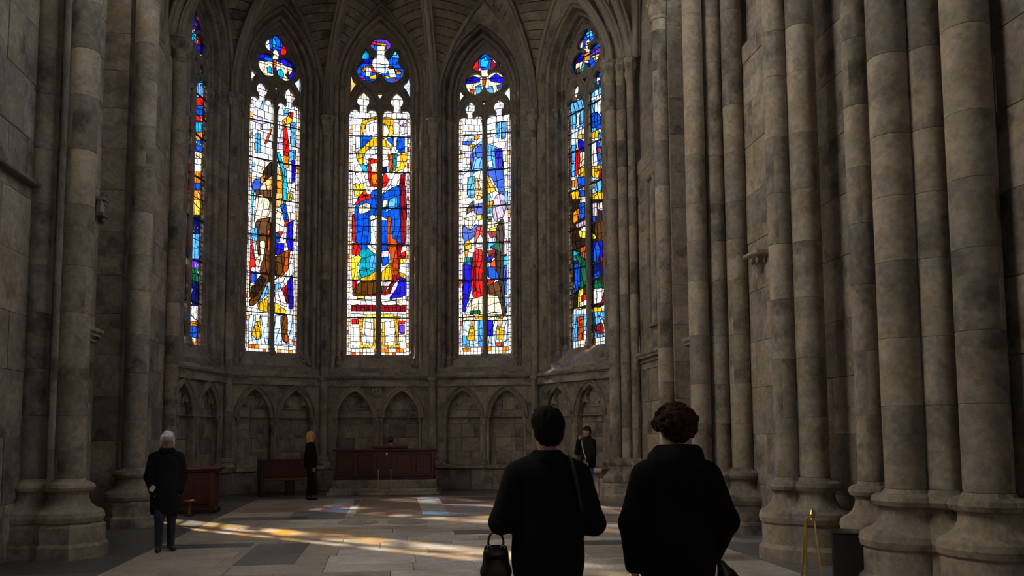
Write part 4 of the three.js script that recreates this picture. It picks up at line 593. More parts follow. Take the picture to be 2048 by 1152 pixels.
// ---------------------------------------------------------------- clustered piers
const BASE = [[0.25, 0], [0.25, 0.15], [0.23, 0.17], [0.2, 0.2], [0.2, 0.42], [0.19, 0.44], [0.225, 0.47], [0.24, 0.53], [0.225, 0.59], [0.19, 0.62], [0.14, 0.64], [0.085, 0.69], [0.052, 0.76], [0.045, 0.82], [0.06, 0.85], [0.105, 0.87], [0.125, 0.915], [0.11, 0.96], [0.06, 0.985], [0.03, 0.99], [0.02, 1.0], [0, 1.03]];
function pier(name, label, shafts, { capital, sharpPlinth, top = 16.5, drums = 10.4, seed = 1, core, apseTone } = {}) {
  const places = shafts.map(([a, b, d]) => { const p = atDepth((a + b) / 2, 600, d); return [p.x, p.z, (b - a) / 2 * d / FOCAL * 1.01]; });
  const ox = places[0][0], oz = places[0][1], t = structure(name, label, 'pier', [ox, 0, oz]), r = rng(seed), tones = apseTone ? APSE : STONE;
  const joints = [1.03]; while (joints[joints.length - 1] < drums) joints.push(joints[joints.length - 1] + 0.62 + r() * 0.3);
  places.forEach(([x, z, R], k) => {
    const s = sub(t, 'shaft', [x - ox, 0, z - oz]), f = clamp(R / 0.17, 0.5, 1.1);
    const low = BASE.filter(([, y]) => sharpPlinth ? y >= 0.44 : true).map(([o, y]) => [R + o * f, y]);
    part(s, 'base', lathe(low, 32, 0.45), tones[(r() * 6) | 0]);
    if (sharpPlinth) part(s, 'plinth', lathe([[R + 0.29 * f, 0], [R + 0.29 * f, 0.16], [R + 0.255 * f, 0.2], [R + 0.255 * f, 0.41], [R + 0.22 * f, 0.45], [0, 0.45]], 8, 0.3), tones[(r() * 6) | 0], null, Math.PI / 8);
    const shift = (k % 2) * 0.0, last = capital ? capital - 0.55 : top;
    for (let j = 0; j < joints.length; j++) {
      const y0 = joints[j] + (j ? shift : 0), y1 = j + 1 < joints.length ? joints[j + 1] + shift : last; if (y0 >= last - 0.02) break;
      part(s, 'drum', drum(R, Math.min(y1, last) - y0, 30), tones[(r() * tones.length) | 0], [0, y0, 0], r() * 6);
    }
    if (capital) addCapital(s, R * 1.02, capital - 0.6, 0.62, tones[1]);
  });
  if (core) for (const [x0, x1, z0, z1] of core) for (let y = 0; y < (core.top ?? 16.5);) { const h = y < 10 ? 0.7 + r() * 0.1 : 16.5 - y; const g = box(x1 - x0, h - 0.004, z1 - z0, 0.006); part(t, 'core_block', g, tones[(r() * tones.length) | 0], [(x0 + x1) / 2 - ox, y, (z0 + z1) / 2 - oz]); y += h; }
  return { t, places };
}
const kTop = atDepth(1216, 128, 19.25).y;
const P = {
  leftNear: pier('clustered_pier', 'nearest clustered stone pier on the side of the white-haired visitor', [[50, 100, 11.05], [101, 126, 11.45], [125, 180, 11.1]], { sharpPlinth: true, seed: 3, core: [[-5.3, -4.62, -12.3, -11.95]] }),
  leftMiddle: pier('clustered_pier', 'clustered stone pier standing right behind the white-haired visitor', [[255, 300, 14.75], [229, 256, 15.0], [211, 229.5, 15.2]], { sharpPlinth: true, seed: 5, core: [[-5.3, -4.85, -16.1, -15.5]] }),
  leftFar: pier('clustered_pier', 'clustered pier with leafy capital at the edge of the leftmost window', [[331, 360, 19.2], [302, 331.5, 19.15]], { seed: 6, capital: 11.15, core: [[-5.6, -5.35, -20.3, -19.6]] }),
  rightFar: pier('clustered_pier', 'farthest cluster of slim stone shafts, right beside the visitor in jeans', [[1216, 1239, 19.25], [1239, 1260, 19.2], [1260, 1277, 19.05]], { seed: 8, capital: kTop, sharpPlinth: true }),
  single: pier('engaged_column', 'single stone column with leafy capital behind the curly-haired visitor', [[1314, 1348, 16]], { seed: 9, capital: 10.5, core: [[5.4, 5.75, -15.9, -15.2]] }),
  rightOne: pier('clustered_pier', 'clustered stone pier just past the shoulder of the curly-haired visitor', [[1377, 1417, 13.4], [1417, 1455, 13.45], [1456, 1498, 13.3]], { seed: 12, sharpPlinth: false }),
  rightTwo: pier('clustered_pier', 'clustered stone pier behind the brass stand', [[1541, 1589, 10.6], [1589, 1646, 10.45], [1704, 1757, 9.55]], { seed: 14 }),
  rightThree: pier('clustered_pier', 'largest and nearest clustered stone pier, to the right of the black box', [[1757, 1837, 8.3], [1836, 1912, 8.15], [1912, 2003, 7.7]], { seed: 17 }),
};
// ribs that spring from the outer capitals
{
  const from = (p, y) => [p[0], y, p[1]], j = P.leftFar.places, k = P.rightFar.places;
  const list = [[from(j[0], 11.15), CENTRE], [from(j[0], 11.15), [0, 14, -18.2]], [[j[0][0] - 0.15, 11.15, j[0][1] + 0.22], [0, 14, -16.8]], [from(j[1], 11.15), [0, 14, -14.5]], [from(j[1], 11.15), [-5.2, 16.4, -13]],
    [from(k[0], kTop), CENTRE], [from(k[0], kTop), [0, 13.4, -17.8]], [from(k[1], kTop), [0, 13.4, -15.5]], [from(k[2], kTop), [0.6, 13.4, -13.5]], [[k[2][0] + 0.1, kTop, k[2][1] + 0.1], [4.6, 16.4, -12]]];
  for (const [a, b] of list) part(ceiling, 'rib', ribGeometry(curveRib(a, b), 0.085), APSE[1]);
}

// ---------------------------------------------------------------- straight walls of the nave
function ashlar(parent, x0, x1, y0, y1, seed, course = 0.76, wide = 1.05) {
  const r = rng(seed);
  for (let y = y0; y < y1 - 0.05;) { const h = Math.min(course * (0.9 + r() * 0.2), y1 - y); for (let x = x0 - (r() * 0.4); x < x1;) { const a = Math.max(x0, x), w = Math.min(wide * (0.6 + r() * 0.8), x1 - x); if (x + w - a > 0.08) part(parent, 'stone_block', block(x + w - a - 0.005, h - 0.005, 0.12, 0.005), STONE[(r() * 8) | 0], [(a + x + w) / 2, y + h / 2, (r() - 0.5) * 0.012]); x += w; } y += h; }
}
const CLERESTORY = (list) => list.map(([c, bottom]) => archPath(1.75, bottom, 13.4, 2.7, 8).map(([x, y]) => [x + c, y]));
const wallR = structure('wall_right', 'stone block wall behind the piers on the side of the black box', 'wall', [5.72, 0, 0], -Math.PI / 2);
part(wallR, 'core', plate([[-20.6, -0.3], [18.8, -0.3], [18.8, 16.7], [-20.6, 16.7]], CLERESTORY([[-12.9, 9.8], [-8.8, 8.0]]), 0.5, 0), MORTAR, [0, 0, -0.12]);
ashlar(wallR, -20.2, -3.0, 0, 8.0, 31);
part(wallR, 'string_course', sweep([[-19.4, 3.3], [-13.2, 3.3]], [[-0.12, 0], [-0.1, 0.05], ...roll(-0.04, 0.07, 0.05, -90, 60), [0.02, 0.1], [0.06, 0.15], [0.12, 0.15], [0.17, 0]]), STONE[1]);
const CHOIR_Z = 17.25;
const wallL = structure('wall_left', 'stone block wall behind the piers near the white-haired visitor', 'wall', [-5.28, 0, 0], Math.PI / 2);
part(wallL, 'core', plate([[20.5, -0.3], [-18.8, -0.3], [-18.8, 16.7], [20.5, 16.7]].reverse(), [...CLERESTORY([[13.0, 9.8], [8.3, 6.0]]), archPath(1.1, 1.1, 7.6, 1.7, 8).map(([x, y]) => [x + CHOIR_Z, y])], 0.5, 0), MORTAR, [0, 0, -0.12]);
ashlar(wallL, 11.9, CHOIR_Z - 1.15, 0, 10.6, 37); ashlar(wallL, CHOIR_Z + 1.15, 20.2, 0, 10.6, 38); ashlar(wallL, CHOIR_Z - 1.15, CHOIR_Z + 1.15, 0, 1.08, 36);
part(wallL, 'string_course', sweep([[12.6, 3.36], [CHOIR_Z - 1.15, 3.36]], [[-0.12, 0], [-0.1, 0.05], ...roll(-0.04, 0.07, 0.05, -90, 60), [0.02, 0.1], [0.06, 0.15], [0.12, 0.15], [0.17, 0]]), STONE[2]);
const wallN = structure('wall_left', 'flat stone block face at the far left edge of the picture, with a ledge', 'wall', [-4.86, 0, 0], Math.PI / 2);
ashlar(wallN, 10.15, 11.85, 0, 9, 39, 0.8, 0.7);
part(wallN, 'core', box(1.7, 16.6, 0.3, 0.01), MORTAR, [11.0, 0, -0.27]);
{ const p = planeX(-4.86, 30, 348); part(wallN, 'ledge', boxUV(new THREE.BoxGeometry(1.6, 0.06, 0.1)), STONE[7], [11.86 - 0.8, p.y, 0.04]); part(wallN, 'ledge_nosing', new THREE.CylinderGeometry(0.034, 0.034, 1.62, 14).rotateZ(Math.PI / 2), STONE[7], [11.86 - 0.8, p.y, 0.09]); }
const wallB = structure('wall_rear', 'plain stone rear wall of the nave with one large window opening', 'wall', [0.2, 0, 18.6], Math.PI);
part(wallB, 'core', plate([[-7, -0.3], [7, -0.3], [7, 16.7], [-7, 16.7]], [archPath(1.2, 6, 11, 3, 10)], 0.5, 0), STONE[3]);
function planeX(X, px, py) { const d = ray(px, py), t = X / d.x; return new THREE.Vector3(X, EYE + d.y * t, d.z * t); }

// narrow blind slit in the wall, carved bracket, memorial tablet
{
  const a = planeX(5.69, 1300, 362), b = planeX(5.69, 1313, 644), h = a.y - b.y, w = Math.abs(a.z - b.z) + 0.12, zc = (a.z + b.z) / 2, s = sub(wallR, 'blind_slit', [zc, b.y, 0.02]);
  part(s, 'panel', box(w, h, 0.04, 0.004), DARKSTONE, [0, 0, -0.01]);
  for (const k of [-1, 1]) part(s, 'jamb', box(0.09, h + 0.1, 0.1, 0.02), STONE[5], [k * (w / 2 + 0.03), -0.05, 0.03]);
  part(s, 'lintel', box(w + 0.16, 0.1, 0.1, 0.02), STONE[5], [0, h, 0.03]); part(s, 'slit_sill', box(w + 0.16, 0.08, 0.12, 0.02), STONE[5], [0, -0.08, 0.03]);
  const c = planeX(5.7, 1522, 524), t = thing('carved_bracket', 'small carved stone bracket jutting from the wall between two right-hand piers', 'bracket', [5.7, c.y, c.z], -Math.PI / 2, { kind: 'structure' });
  part(t, 'corbel', lathe([[0.02, -0.16], [0.05, -0.13], [0.07, -0.06], [0.13, 0.02], [0.2, 0.08]], 20).scale(1, 1, 1.15), STONE[1]);
  part(t, 'shelf', box(0.5, 0.07, 0.4, 0.02), STONE[2], [0, 0.08, 0]);
  for (let k = 0; k < 5; k++) part(t, 'leaf', new THREE.SphereGeometry(0.045, 10, 8).scale(0.8, 1.3, 0.6), STONE[1], [Math.cos(k / 4 * Math.PI) * 0.13, 0.02, Math.sin(k / 4 * Math.PI) * 0.15]);
  const m0 = planeX(-5.22, 198, 388), m1 = planeX(-5.22, 213, 448), mw = Math.abs(m0.z - m1.z), mh = m0.y - m1.y, q = thing('memorial_tablet', 'dark stone memorial tablet with a carved crest, fixed high on the wall', 'tablet', [-5.22, m1.y, (m0.z + m1.z) / 2], Math.PI / 2, { kind: 'structure' });
  part(q, 'slab', box(mw, mh * 0.62, 0.09, 0.015), DARKSTONE, [0, mh * 0.14, 0]); part(q, 'shelf', box(mw * 1.15, 0.06, 0.16, 0.015), STONE[5], [0, mh * 0.1, 0.02]); part(q, 'cornice', box(mw * 1.15, 0.06, 0.16, 0.015), STONE[5], [0, mh * 0.76, 0.02]);
  part(q, 'crest', new THREE.TorusGeometry(mw * 0.22, 0.04, 10, 20), STONE[5], [0, mh * 0.9, 0.04]); part(q, 'pendant', new THREE.SphereGeometry(mw * 0.22, 14, 10).scale(1, 0.7, 0.5), STONE[5], [0, 0.02, 0.02]);
}

{ // side window of the choir, hidden from here behind the clustered piers: it throws the nearer pool of sun on the floor
  const win = structure('window_6', 'side window of amber and white quarries hidden behind the clustered piers', 'window', [-5.28 - 0.4, 0, -CHOIR_Z], Math.PI / 2), r = rng(77);
  const inside = archPath(1.1, 1.1, 7.6, 1.7, 30);
  const width = (y) => { let w = 0; for (let k = 0; k + 1 < inside.length; k++) { const [a, b] = [inside[k], inside[k + 1]]; if ((a[1] - y) * (b[1] - y) <= 0 && a[1] !== b[1]) w = Math.max(w, Math.abs(a[0] + (b[0] - a[0]) * (y - a[1]) / (b[1] - a[1]))); } return y <= 7.6 ? 1.1 : w; };
  for (let y = 1.1; y < 9.1; y += 0.33) for (const [s0, s1] of [[-1, -0.72], [-0.72, -0.38], [-0.38, 0], [0, 0.33], [0.33, 0.7], [0.7, 1]]) {
    const y1 = Math.min(y + 0.325, 9.28), a = width(y), b = width(y1), q = r(), g = quads([[[s0 * a, y, 0], [s1 * a, y, 0], [s1 * b, y1, 0], [s0 * b, y1, 0]]]);
    part(win, 'glass_pane', g, glassMat(q < 0.24 ? 'white' : q < 0.46 ? 'cream' : q < 0.54 ? 'yellow' : q < 0.6 ? 'pale' : q < 0.7 ? 'tan' : q < 0.88 ? 'brown' : 'dark', (r() * 3) | 0));
  }
  for (let y = 1.1, k = 0; y < 9; y += 0.88, k++) part(win, 'saddle_bar', new THREE.BoxGeometry(2.2, 0.06, 0.05), IRON, [0, y, 0.02]);
  part(win, 'mullion', box(0.16, 8.1, 0.14, 0.02), APSE[2], [0, 1.1, 0]);
}

{ // high side windows above the frame: milky leaded panes that spread the daylight
  const milky = new THREE.MeshPhysicalMaterial({ color: lin(0.86, 0.84, 0.8), transmission: 1, thickness: 0, roughness: 0.98, ior: 1.5, specularIntensity: 0.3, side: THREE.DoubleSide });
  const clear = new THREE.MeshPhysicalMaterial({ color: lin(0.9, 0.92, 0.92), transmission: 1, thickness: 0, roughness: 0.05, ior: 1.5, side: THREE.DoubleSide });
  let n = 7;
  for (const [X, phi, z, bottom, glass, label] of [[-5.28 - 0.4, Math.PI / 2, -13, 9.8, milky, 'high milky side window over the white-haired visitor'], [5.72 + 0.4, -Math.PI / 2, -12.9, 9.8, clear, 'high clear side window over the brass stand'], [-5.28 - 0.4, Math.PI / 2, -8.3, 6.0, milky, 'tall milky nave window just outside the picture, opposite the largest pier'], [5.72 + 0.4, -Math.PI / 2, -8.8, 8.0, clear, 'high clear nave window above the largest pier']]) {
    const win = structure('window_' + n++, label, 'window', [X, 0, z], phi), edge = archPath(1.75, bottom, 13.4, 2.7, 40), half = (y) => { if (y <= 13.4) return 1.75; let w = 0; for (let k = 0; k + 1 < edge.length; k++) { const a = edge[k], b = edge[k + 1]; if (a[1] !== b[1] && (a[1] - y) * (b[1] - y) <= 0) w = Math.max(w, Math.abs(a[0] + (b[0] - a[0]) * (y - a[1]) / (b[1] - a[1]))); } return w; };
    for (let y = bottom; y < 16.0; y += 0.6) { const y1 = Math.min(y + 0.6, 16.09), a = half(y), b = half(y1); for (const [s, t] of [[-1, -0.5], [-0.5, 0], [0, 0.5], [0.5, 1]]) part(win, 'glass_pane', quads([[[s * a, y, 0], [t * a, y, 0], [t * b, y1, 0], [s * b, y1, 0]]]), glass); part(win, 'saddle_bar', new THREE.BoxGeometry(2 * a + 0.05, 0.03, 0.03), IRON, [0, y, 0.02]); }
    part(win, 'mullion', box(0.12, 16 - bottom, 0.12, 0.02), APSE[2], [0, bottom, 0]);
  }
}

// ---------------------------------------------------------------- altar, pew, desk and small things
{
  const l = atHeight(657, 991, 0), rr = atHeight(875, 991, 0), cx = (l.x + rr.x) / 2, z0 = (l.z + rr.z) / 2, turn = Math.atan2(-(rr.z - l.z), rr.x - l.x) * 0.5;
  const steps = thing('altar_steps', 'pale stone steps under the red altar front', 'steps', [cx, 0, z0], turn, { kind: 'structure' });
  part(steps, 'step', box(2.95, 0.075, 1.7, 0.012), STONE[2], [0, 0, -0.85]); part(steps, 'step', box(2.82, 0.095, 1.6, 0.012), STONE[6], [0, 0.075, -0.9]); part(steps, 'step', box(2.74, 0.22, 1.5, 0.015), STONE[5], [0.01, 0.17, -0.95]);
  const at = (x, y, z) => [cx + Math.cos(turn) * x + Math.sin(turn) * z, y, z0 - Math.sin(turn) * x + Math.cos(turn) * z];
  const altar = thing('altar', 'long dark red panelled wooden altar on stone steps', 'altar', at(0, 0.39, -0.75), turn);
  part(altar, 'body', box(2.6, 0.76, 0.8, 0.01, 0.6), REDWOOD);
  part(altar, 'top', box(2.74, 0.05, 0.92, 0.015, 0.6), REDWOOD_TOP, [0, 0.76, 0]);
  part(altar, 'skirting', box(2.66, 0.09, 0.86, 0.012, 0.6), DARKWOOD, [0, 0.0, 0]);
  for (let k = 0; k < 5; k++) { const x = -1.04 + k * 0.52; part(altar, 'panel', box(0.4, 0.5, 0.03, 0.012, 0.6), REDWOOD, [x, 0.16, 0.395]); for (const s of [-1, 1]) part(altar, 'stile', box(0.045, 0.62, 0.02, 0.006, 0.6), REDWOOD_TOP, [x + s * 0.24, 0.11, 0.408]); }
  for (const y of [0.1, 0.69]) part(altar, 'rail', box(2.56, 0.05, 0.025, 0.006, 0.6), REDWOOD_TOP, [0, y, 0.408]);
  const rest = thing('book_rest', 'low reddish wooden book rest lying on the altar', 'book rest', at(0.1, 1.2, -0.7), turn);
  const board = part(rest, 'board', box(0.98, 0.03, 0.36, 0.008, 0.6), standard(lin(0.3, 0.08, 0.035), 0.4, { map: woodMap }), [0, 0.05, 0]); board.rotation.x = 0.16;
  part(rest, 'foot', box(0.9, 0.06, 0.06, 0.006, 0.6), DARKWOOD, [0, 0, 0.13]); part(rest, 'foot', box(0.9, 0.09, 0.06, 0.006, 0.6), DARKWOOD, [0, 0, -0.12]); part(rest, 'lip', box(0.98, 0.05, 0.025, 0.006, 0.6), REDWOOD_TOP, [0, 0.03, 0.185]);
  const orb = thing('black_orb', 'glossy black orb on a short pale stem above the altar', 'ornament', at(0.12, 1.315, -0.74), turn);
  part(orb, 'orb', new THREE.SphereGeometry(0.085, 28, 20).scale(0.92, 1.08, 0.92), standard(lin(0.008, 0.008, 0.009), 0.12), [0, 0.13, 0]); part(orb, 'stem', lathe([[0.055, 0], [0.055, 0.012], [0.025, 0.03], [0.022, 0.06]], 18), standard(lin(0.5, 0.48, 0.44), 0.4));
  const card = thing('white_card', 'tiny white card pinned to the altar front', 'card', at(0.06, 1.035, -0.325), turn);
  part(card, 'sheet', box(0.05, 0.07, 0.004, 0.001), standard(lin(0.75, 0.74, 0.7), 0.8)); part(card, 'pin', new THREE.SphereGeometry(0.006, 8, 6), BRASS, [0, 0.06, 0.004]);
  for (const [x, which] of [[-0.125, 'nearer the blonde visitor'], [0.2, 'nearer the standing couple']]) {
    const post = thing('brass_post', `slim brass post on the altar step, ${which}`, 'post', at(x, 0.075, -0.04), turn, { group: 'brass posts before the altar' });
    part(post, 'foot', lathe([[0.075, 0], [0.075, 0.012], [0.03, 0.03], [0.014, 0.05]], 20), BRASS); part(post, 'rod', lathe([[0.012, 0.04], [0.012, 0.55]], 12), BRASS);
    const head = sub(post, 'head', [0, 0.55, 0]); part(head, 'collar', lathe([[0.012, 0], [0.022, 0.01], [0.022, 0.02], [0.012, 0.03]], 14), BRASS);
    for (const s of [-1, 1]) part(head, 'prong', tube([[0, 0.02, 0], [s * 0.025, 0.03, 0], [s * 0.033, 0.06, 0]], 0.007, 8), BRASS);
  }
}
{
  const p = atHeight(518, 993, 0), q = atHeight(612, 992, 0), pew = thing('pew', 'dark red wooden pew against the wall, behind the blonde visitor', 'pew', [p.x, 0, p.z + 0.1], 0.3);
  part(pew, 'bench_end', box(0.09, 0.94, 0.5, 0.02, 0.6), DARKWOOD, [0.06, 0, -0.15]); part(pew, 'bench_end', box(0.07, 0.92, 0.45, 0.02, 0.6), DARKWOOD, [1.45, 0, -0.17]);
  part(pew, 'seat', box(1.36, 0.045, 0.4, 0.012, 0.6), standard(lin(0.26, 0.07, 0.03), 0.35, { map: woodMap }), [0.76, 0.4, -0.13]);
  const back = part(pew, 'backrest', box(1.36, 0.5, 0.035, 0.01, 0.6), REDWOOD, [0.76, 0.42, -0.33]);
  for (let k = 0; k < 3; k++) part(back, 'panel', box(0.38, 0.36, 0.02, 0.008, 0.6), REDWOOD, [-0.44 + k * 0.44, 0.07, 0.02]);
  part(pew, 'cap_rail', box(1.4, 0.04, 0.07, 0.012, 0.6), REDWOOD_TOP, [0.76, 0.91, -0.33]); part(pew, 'leg', box(0.24, 0.4, 0.1, 0.015, 0.6), DARKWOOD, [0.82, 0, -0.16]);
}
{
  const p = atHeight(430, 1027, 0), t = thing('reading_desk', 'dark red wooden desk behind the white-haired visitor', 'desk', [p.x - 0.72, 0, p.z - 0.28], 0.02);
  part(t, 'body', box(1.36, 0.84, 0.5, 0.01, 0.6), REDWOOD); part(t, 'top', box(1.56, 0.05, 0.64, 0.015, 0.6), REDWOOD_TOP, [0, 0.88, 0]); part(t, 'cornice', box(1.46, 0.05, 0.57, 0.02, 0.6), REDWOOD_TOP, [0, 0.835, 0]);
  part(t, 'skirting', box(1.44, 0.1, 0.57, 0.015, 0.6), DARKWOOD);
  for (const x of [-0.44, 0, 0.44]) part(t, 'panel', box(0.34, 0.54, 0.03, 0.012, 0.6), REDWOOD, [x, 0.18, 0.25]);
  for (const x of [-0.63, 0.63]) part(t, 'corner_post', box(0.1, 0.78, 0.04, 0.012, 0.6), REDWOOD_TOP, [x, 0.08, 0.25]);
  const s0 = atHeight(378, 1032, 0), s = thing('low_stand', 'low dark stand with a bright brass tray before the desk', 'stand', [s0.x, 0, s0.z]);
  part(s, 'foot', box(0.16, 0.03, 0.16, 0.006), DARKWOOD); part(s, 'stem', lathe([[0.05, 0.03], [0.04, 0.06], [0.04, 0.24], [0.06, 0.28]], 14), standard(lin(0.16, 0.07, 0.03), 0.4, { metalness: 0.6 })); part(s, 'tray', lathe([[0, 0.28], [0.09, 0.28], [0.115, 0.3], [0.115, 0.315], [0.1, 0.3], [0, 0.29]], 24), BRASS);
}
{ // folding brass stand and black box by the right-hand piers
  const D = 8.35, top = atDepth(1624, 1018, D), y = top.y, t = thing('brass_stand', 'folding brass stand with a ball finial in front of the pier', 'stand', [top.x, 0, top.z], -0.35);
  const leg = (x0, z0, x1, z1) => tube([[x0, y - 0.1, z0], [(x0 + x1) / 2, (y - 0.1) / 2, (z0 + z1) / 2], [x1, 0.012, z1]], 0.011, 10);
  for (const [a, b, c, d] of [[-0.06, 0, -0.07, -0.12], [0.012, 0.02, 0.06, 0.16], [-0.06, -0.03, -0.1, -0.26]]) part(t, 'leg', leg(a, b, c, d), BRASS);
  part(t, 'cross_bar', tube([[-0.062, y - 0.1, 0], [-0.03, y - 0.08, 0], [0.012, y - 0.1, 0.02]], 0.009, 8), BRASS);
  part(t, 'finial', lathe([[0.02, -0.125], [0.026, -0.1], [0.018, -0.085], [0.032, -0.05], [0.02, -0.02], [0.012, -0.005], [0.001, 0.0]], 18), BRASS, [0, y, 0]);
  const c = atDepth(1712, 1062, 8.9), bx = thing('black_box', 'low black equipment box between two right-hand piers', 'box', [c.x, 0, c.z], -0.75), blk = standard(lin(0.012, 0.013, 0.015), 0.35), H = c.y;
  part(bx, 'body', box(0.42, H - 0.02, 0.34, 0.012), blk); part(bx, 'lid', box(0.44, 0.02, 0.36, 0.006), standard(lin(0.03, 0.035, 0.04), 0.25), [0, H - 0.02, 0]); part(bx, 'side_rail', box(0.02, H - 0.03, 0.08, 0.006), standard(lin(0.03, 0.034, 0.038), 0.4), [-0.215, 0, 0.1]); part(bx, 'base_skid', box(0.44, 0.03, 0.36, 0.006), blk);
}

// ---------------------------------------------------------------- people: smooth blends of tapered limbs, meshed on a grid
const cap = (ax, ay, az, bx, by, bz, ra, rb = ra, k = 0.03) => [0, ax, ay, az, bx, by, bz, ra, rb, k];
const ell = (x, y, z, rx, ry, rz, k = 0.03) => [1, x, y, z, rx, ry, rz, k];
function fieldOf(prims, { minY = -9, maxY = 9, bumps } = {}) {
  return (x, y, z) => {
    let d = 9;
    for (const p of prims) {
      let e, k;
      if (p[0] === 0) {
        const bx = p[4] - p[1], by = p[5] - p[2], bz = p[6] - p[3], qx = x - p[1], qy = y - p[2], qz = z - p[3], t = Math.max(0, Math.min(1, (qx * bx + qy * by + qz * bz) / (bx * bx + by * by + bz * bz + 1e-9)));
        e = Math.hypot(qx - bx * t, qy - by * t, qz - bz * t) - (p[7] + (p[8] - p[7]) * t); k = p[9];
      } else {
        const ux = (x - p[1]) / p[4], uy = (y - p[2]) / p[5], uz = (z - p[3]) / p[6], k0 = Math.hypot(ux, uy, uz), k1 = Math.hypot(ux / p[4], uy / p[5], uz / p[6]);
        e = k1 > 1e-6 ? k0 * (k0 - 1) / k1 : -Math.min(p[4], p[5], p[6]); k = p[7];
      }
      const h = Math.max(k - Math.abs(d - e), 0) / k; d = Math.min(d, e) - h * h * k * 0.25;
    }
    if (bumps) d += bumps(x, y, z);
    return Math.max(d, minY - y, y - maxY);
  };
}
function boundsOf(prims, pad) {
  const lo = [9, 9, 9], hi = [-9, -9, -9];
  for (const p of prims) for (let a = 0; a < 3; a++) {
    if (p[0] === 0) { lo[a] = Math.min(lo[a], p[1 + a] - p[7], p[4 + a] - p[8]); hi[a] = Math.max(hi[a], p[1 + a] + p[7], p[4 + a] + p[8]); } else { lo[a] = Math.min(lo[a], p[1 + a] - p[4 + a]); hi[a] = Math.max(hi[a], p[1 + a] + p[4 + a]); }
  }
  return [lo.map((v) => v - pad), hi.map((v) => v + pad)];
}
function meshField(f, [lo, hi], cell) {         // surface nets
  const n = lo.map((v, a) => Math.ceil((hi[a] - v) / cell) + 2), [nx, ny, nz] = n, val = new Float32Array(nx * ny * nz), at = (i, j, k) => (k * ny + j) * nx + i;
  for (let k = 0; k < nz; k++) for (let j = 0; j < ny; j++) for (let i = 0; i < nx; i++) val[at(i, j, k)] = f(lo[0] + i * cell, lo[1] + j * cell, lo[2] + k * cell);
  const id = new Int32Array(nx * ny * nz).fill(-1), pos = [], idx = [];
  for (let k = 0; k < nz - 1; k++) for (let j = 0; j < ny - 1; j++) for (let i = 0; i < nx - 1; i++) {
    let c = 0, sx = 0, sy = 0, sz = 0;
    for (let e = 0; e < 12; e++) {
      const ax = e >> 2, u = e & 1, v = (e >> 1) & 1, a = [0, 0, 0]; a[(ax + 1) % 3] = u; a[(ax + 2) % 3] = v; const b = a.slice(); b[ax] = 1;
      const p = val[at(i + a[0], j + a[1], k + a[2])], q = val[at(i + b[0], j + b[1], k + b[2])];
      if ((p < 0) !== (q < 0)) { const t = p / (p - q); sx += a[0] + (b[0] - a[0]) * t; sy += a[1] + (b[1] - a[1]) * t; sz += a[2] + (b[2] - a[2]) * t; c++; }
    }
    if (c) { id[at(i, j, k)] = pos.length / 3; pos.push(lo[0] + (i + sx / c) * cell, lo[1] + (j + sy / c) * cell, lo[2] + (k + sz / c) * cell); }
  }
  for (let k = 1; k < nz - 1; k++) for (let j = 1; j < ny - 1; j++) for (let i = 1; i < nx - 1; i++) {
    const p = val[at(i, j, k)] < 0;
    for (const [q, a, b, c] of [[val[at(i + 1, j, k)] < 0, at(i, j - 1, k), at(i, j - 1, k - 1), at(i, j, k - 1)], [val[at(i, j + 1, k)] < 0, at(i, j, k - 1), at(i - 1, j, k - 1), at(i - 1, j, k)], [val[at(i, j, k + 1)] < 0, at(i - 1, j, k), at(i - 1, j - 1, k), at(i, j - 1, k)]]) {
      if (p === q) continue; const s = [id[at(i, j, k)], id[a], id[b], id[c]]; if (s.includes(-1)) continue;
      if (p) idx.push(s[0], s[1], s[2], s[0], s[2], s[3]); else idx.push(s[0], s[2], s[1], s[0], s[3], s[2]);
    }
  }
  const nor = new Float32Array(pos.length), h = cell * 0.5;
  for (let i = 0; i < pos.length; i += 3) { const [x, y, z] = [pos[i], pos[i + 1], pos[i + 2]], gx = f(x + h, y, z) - f(x - h, y, z), gy = f(x, y + h, z) - f(x, y - h, z), gz = f(x, y, z + h) - f(x, y, z - h), l = Math.hypot(gx, gy, gz) || 1; nor[i] = gx / l; nor[i + 1] = gy / l; nor[i + 2] = gz / l; }
  const uv = new Float32Array(pos.length / 3 * 2); for (let i = 0; i < uv.length / 2; i++) { uv[i * 2] = (pos[i * 3] + pos[i * 3 + 2]) * 4; uv[i * 2 + 1] = pos[i * 3 + 1] * 4; }
  const g = new THREE.BufferGeometry(); g.setAttribute('position', new THREE.Float32BufferAttribute(pos, 3)); g.setAttribute('normal', new THREE.BufferAttribute(nor, 3)); g.setAttribute('uv', new THREE.BufferAttribute(uv, 2)); g.setIndex(idx); return g;
}
const blob = (prims, cell, opts = {}) => meshField(fieldOf(prims, opts), boundsOf(prims, cell * 2 + 0.05), cell);
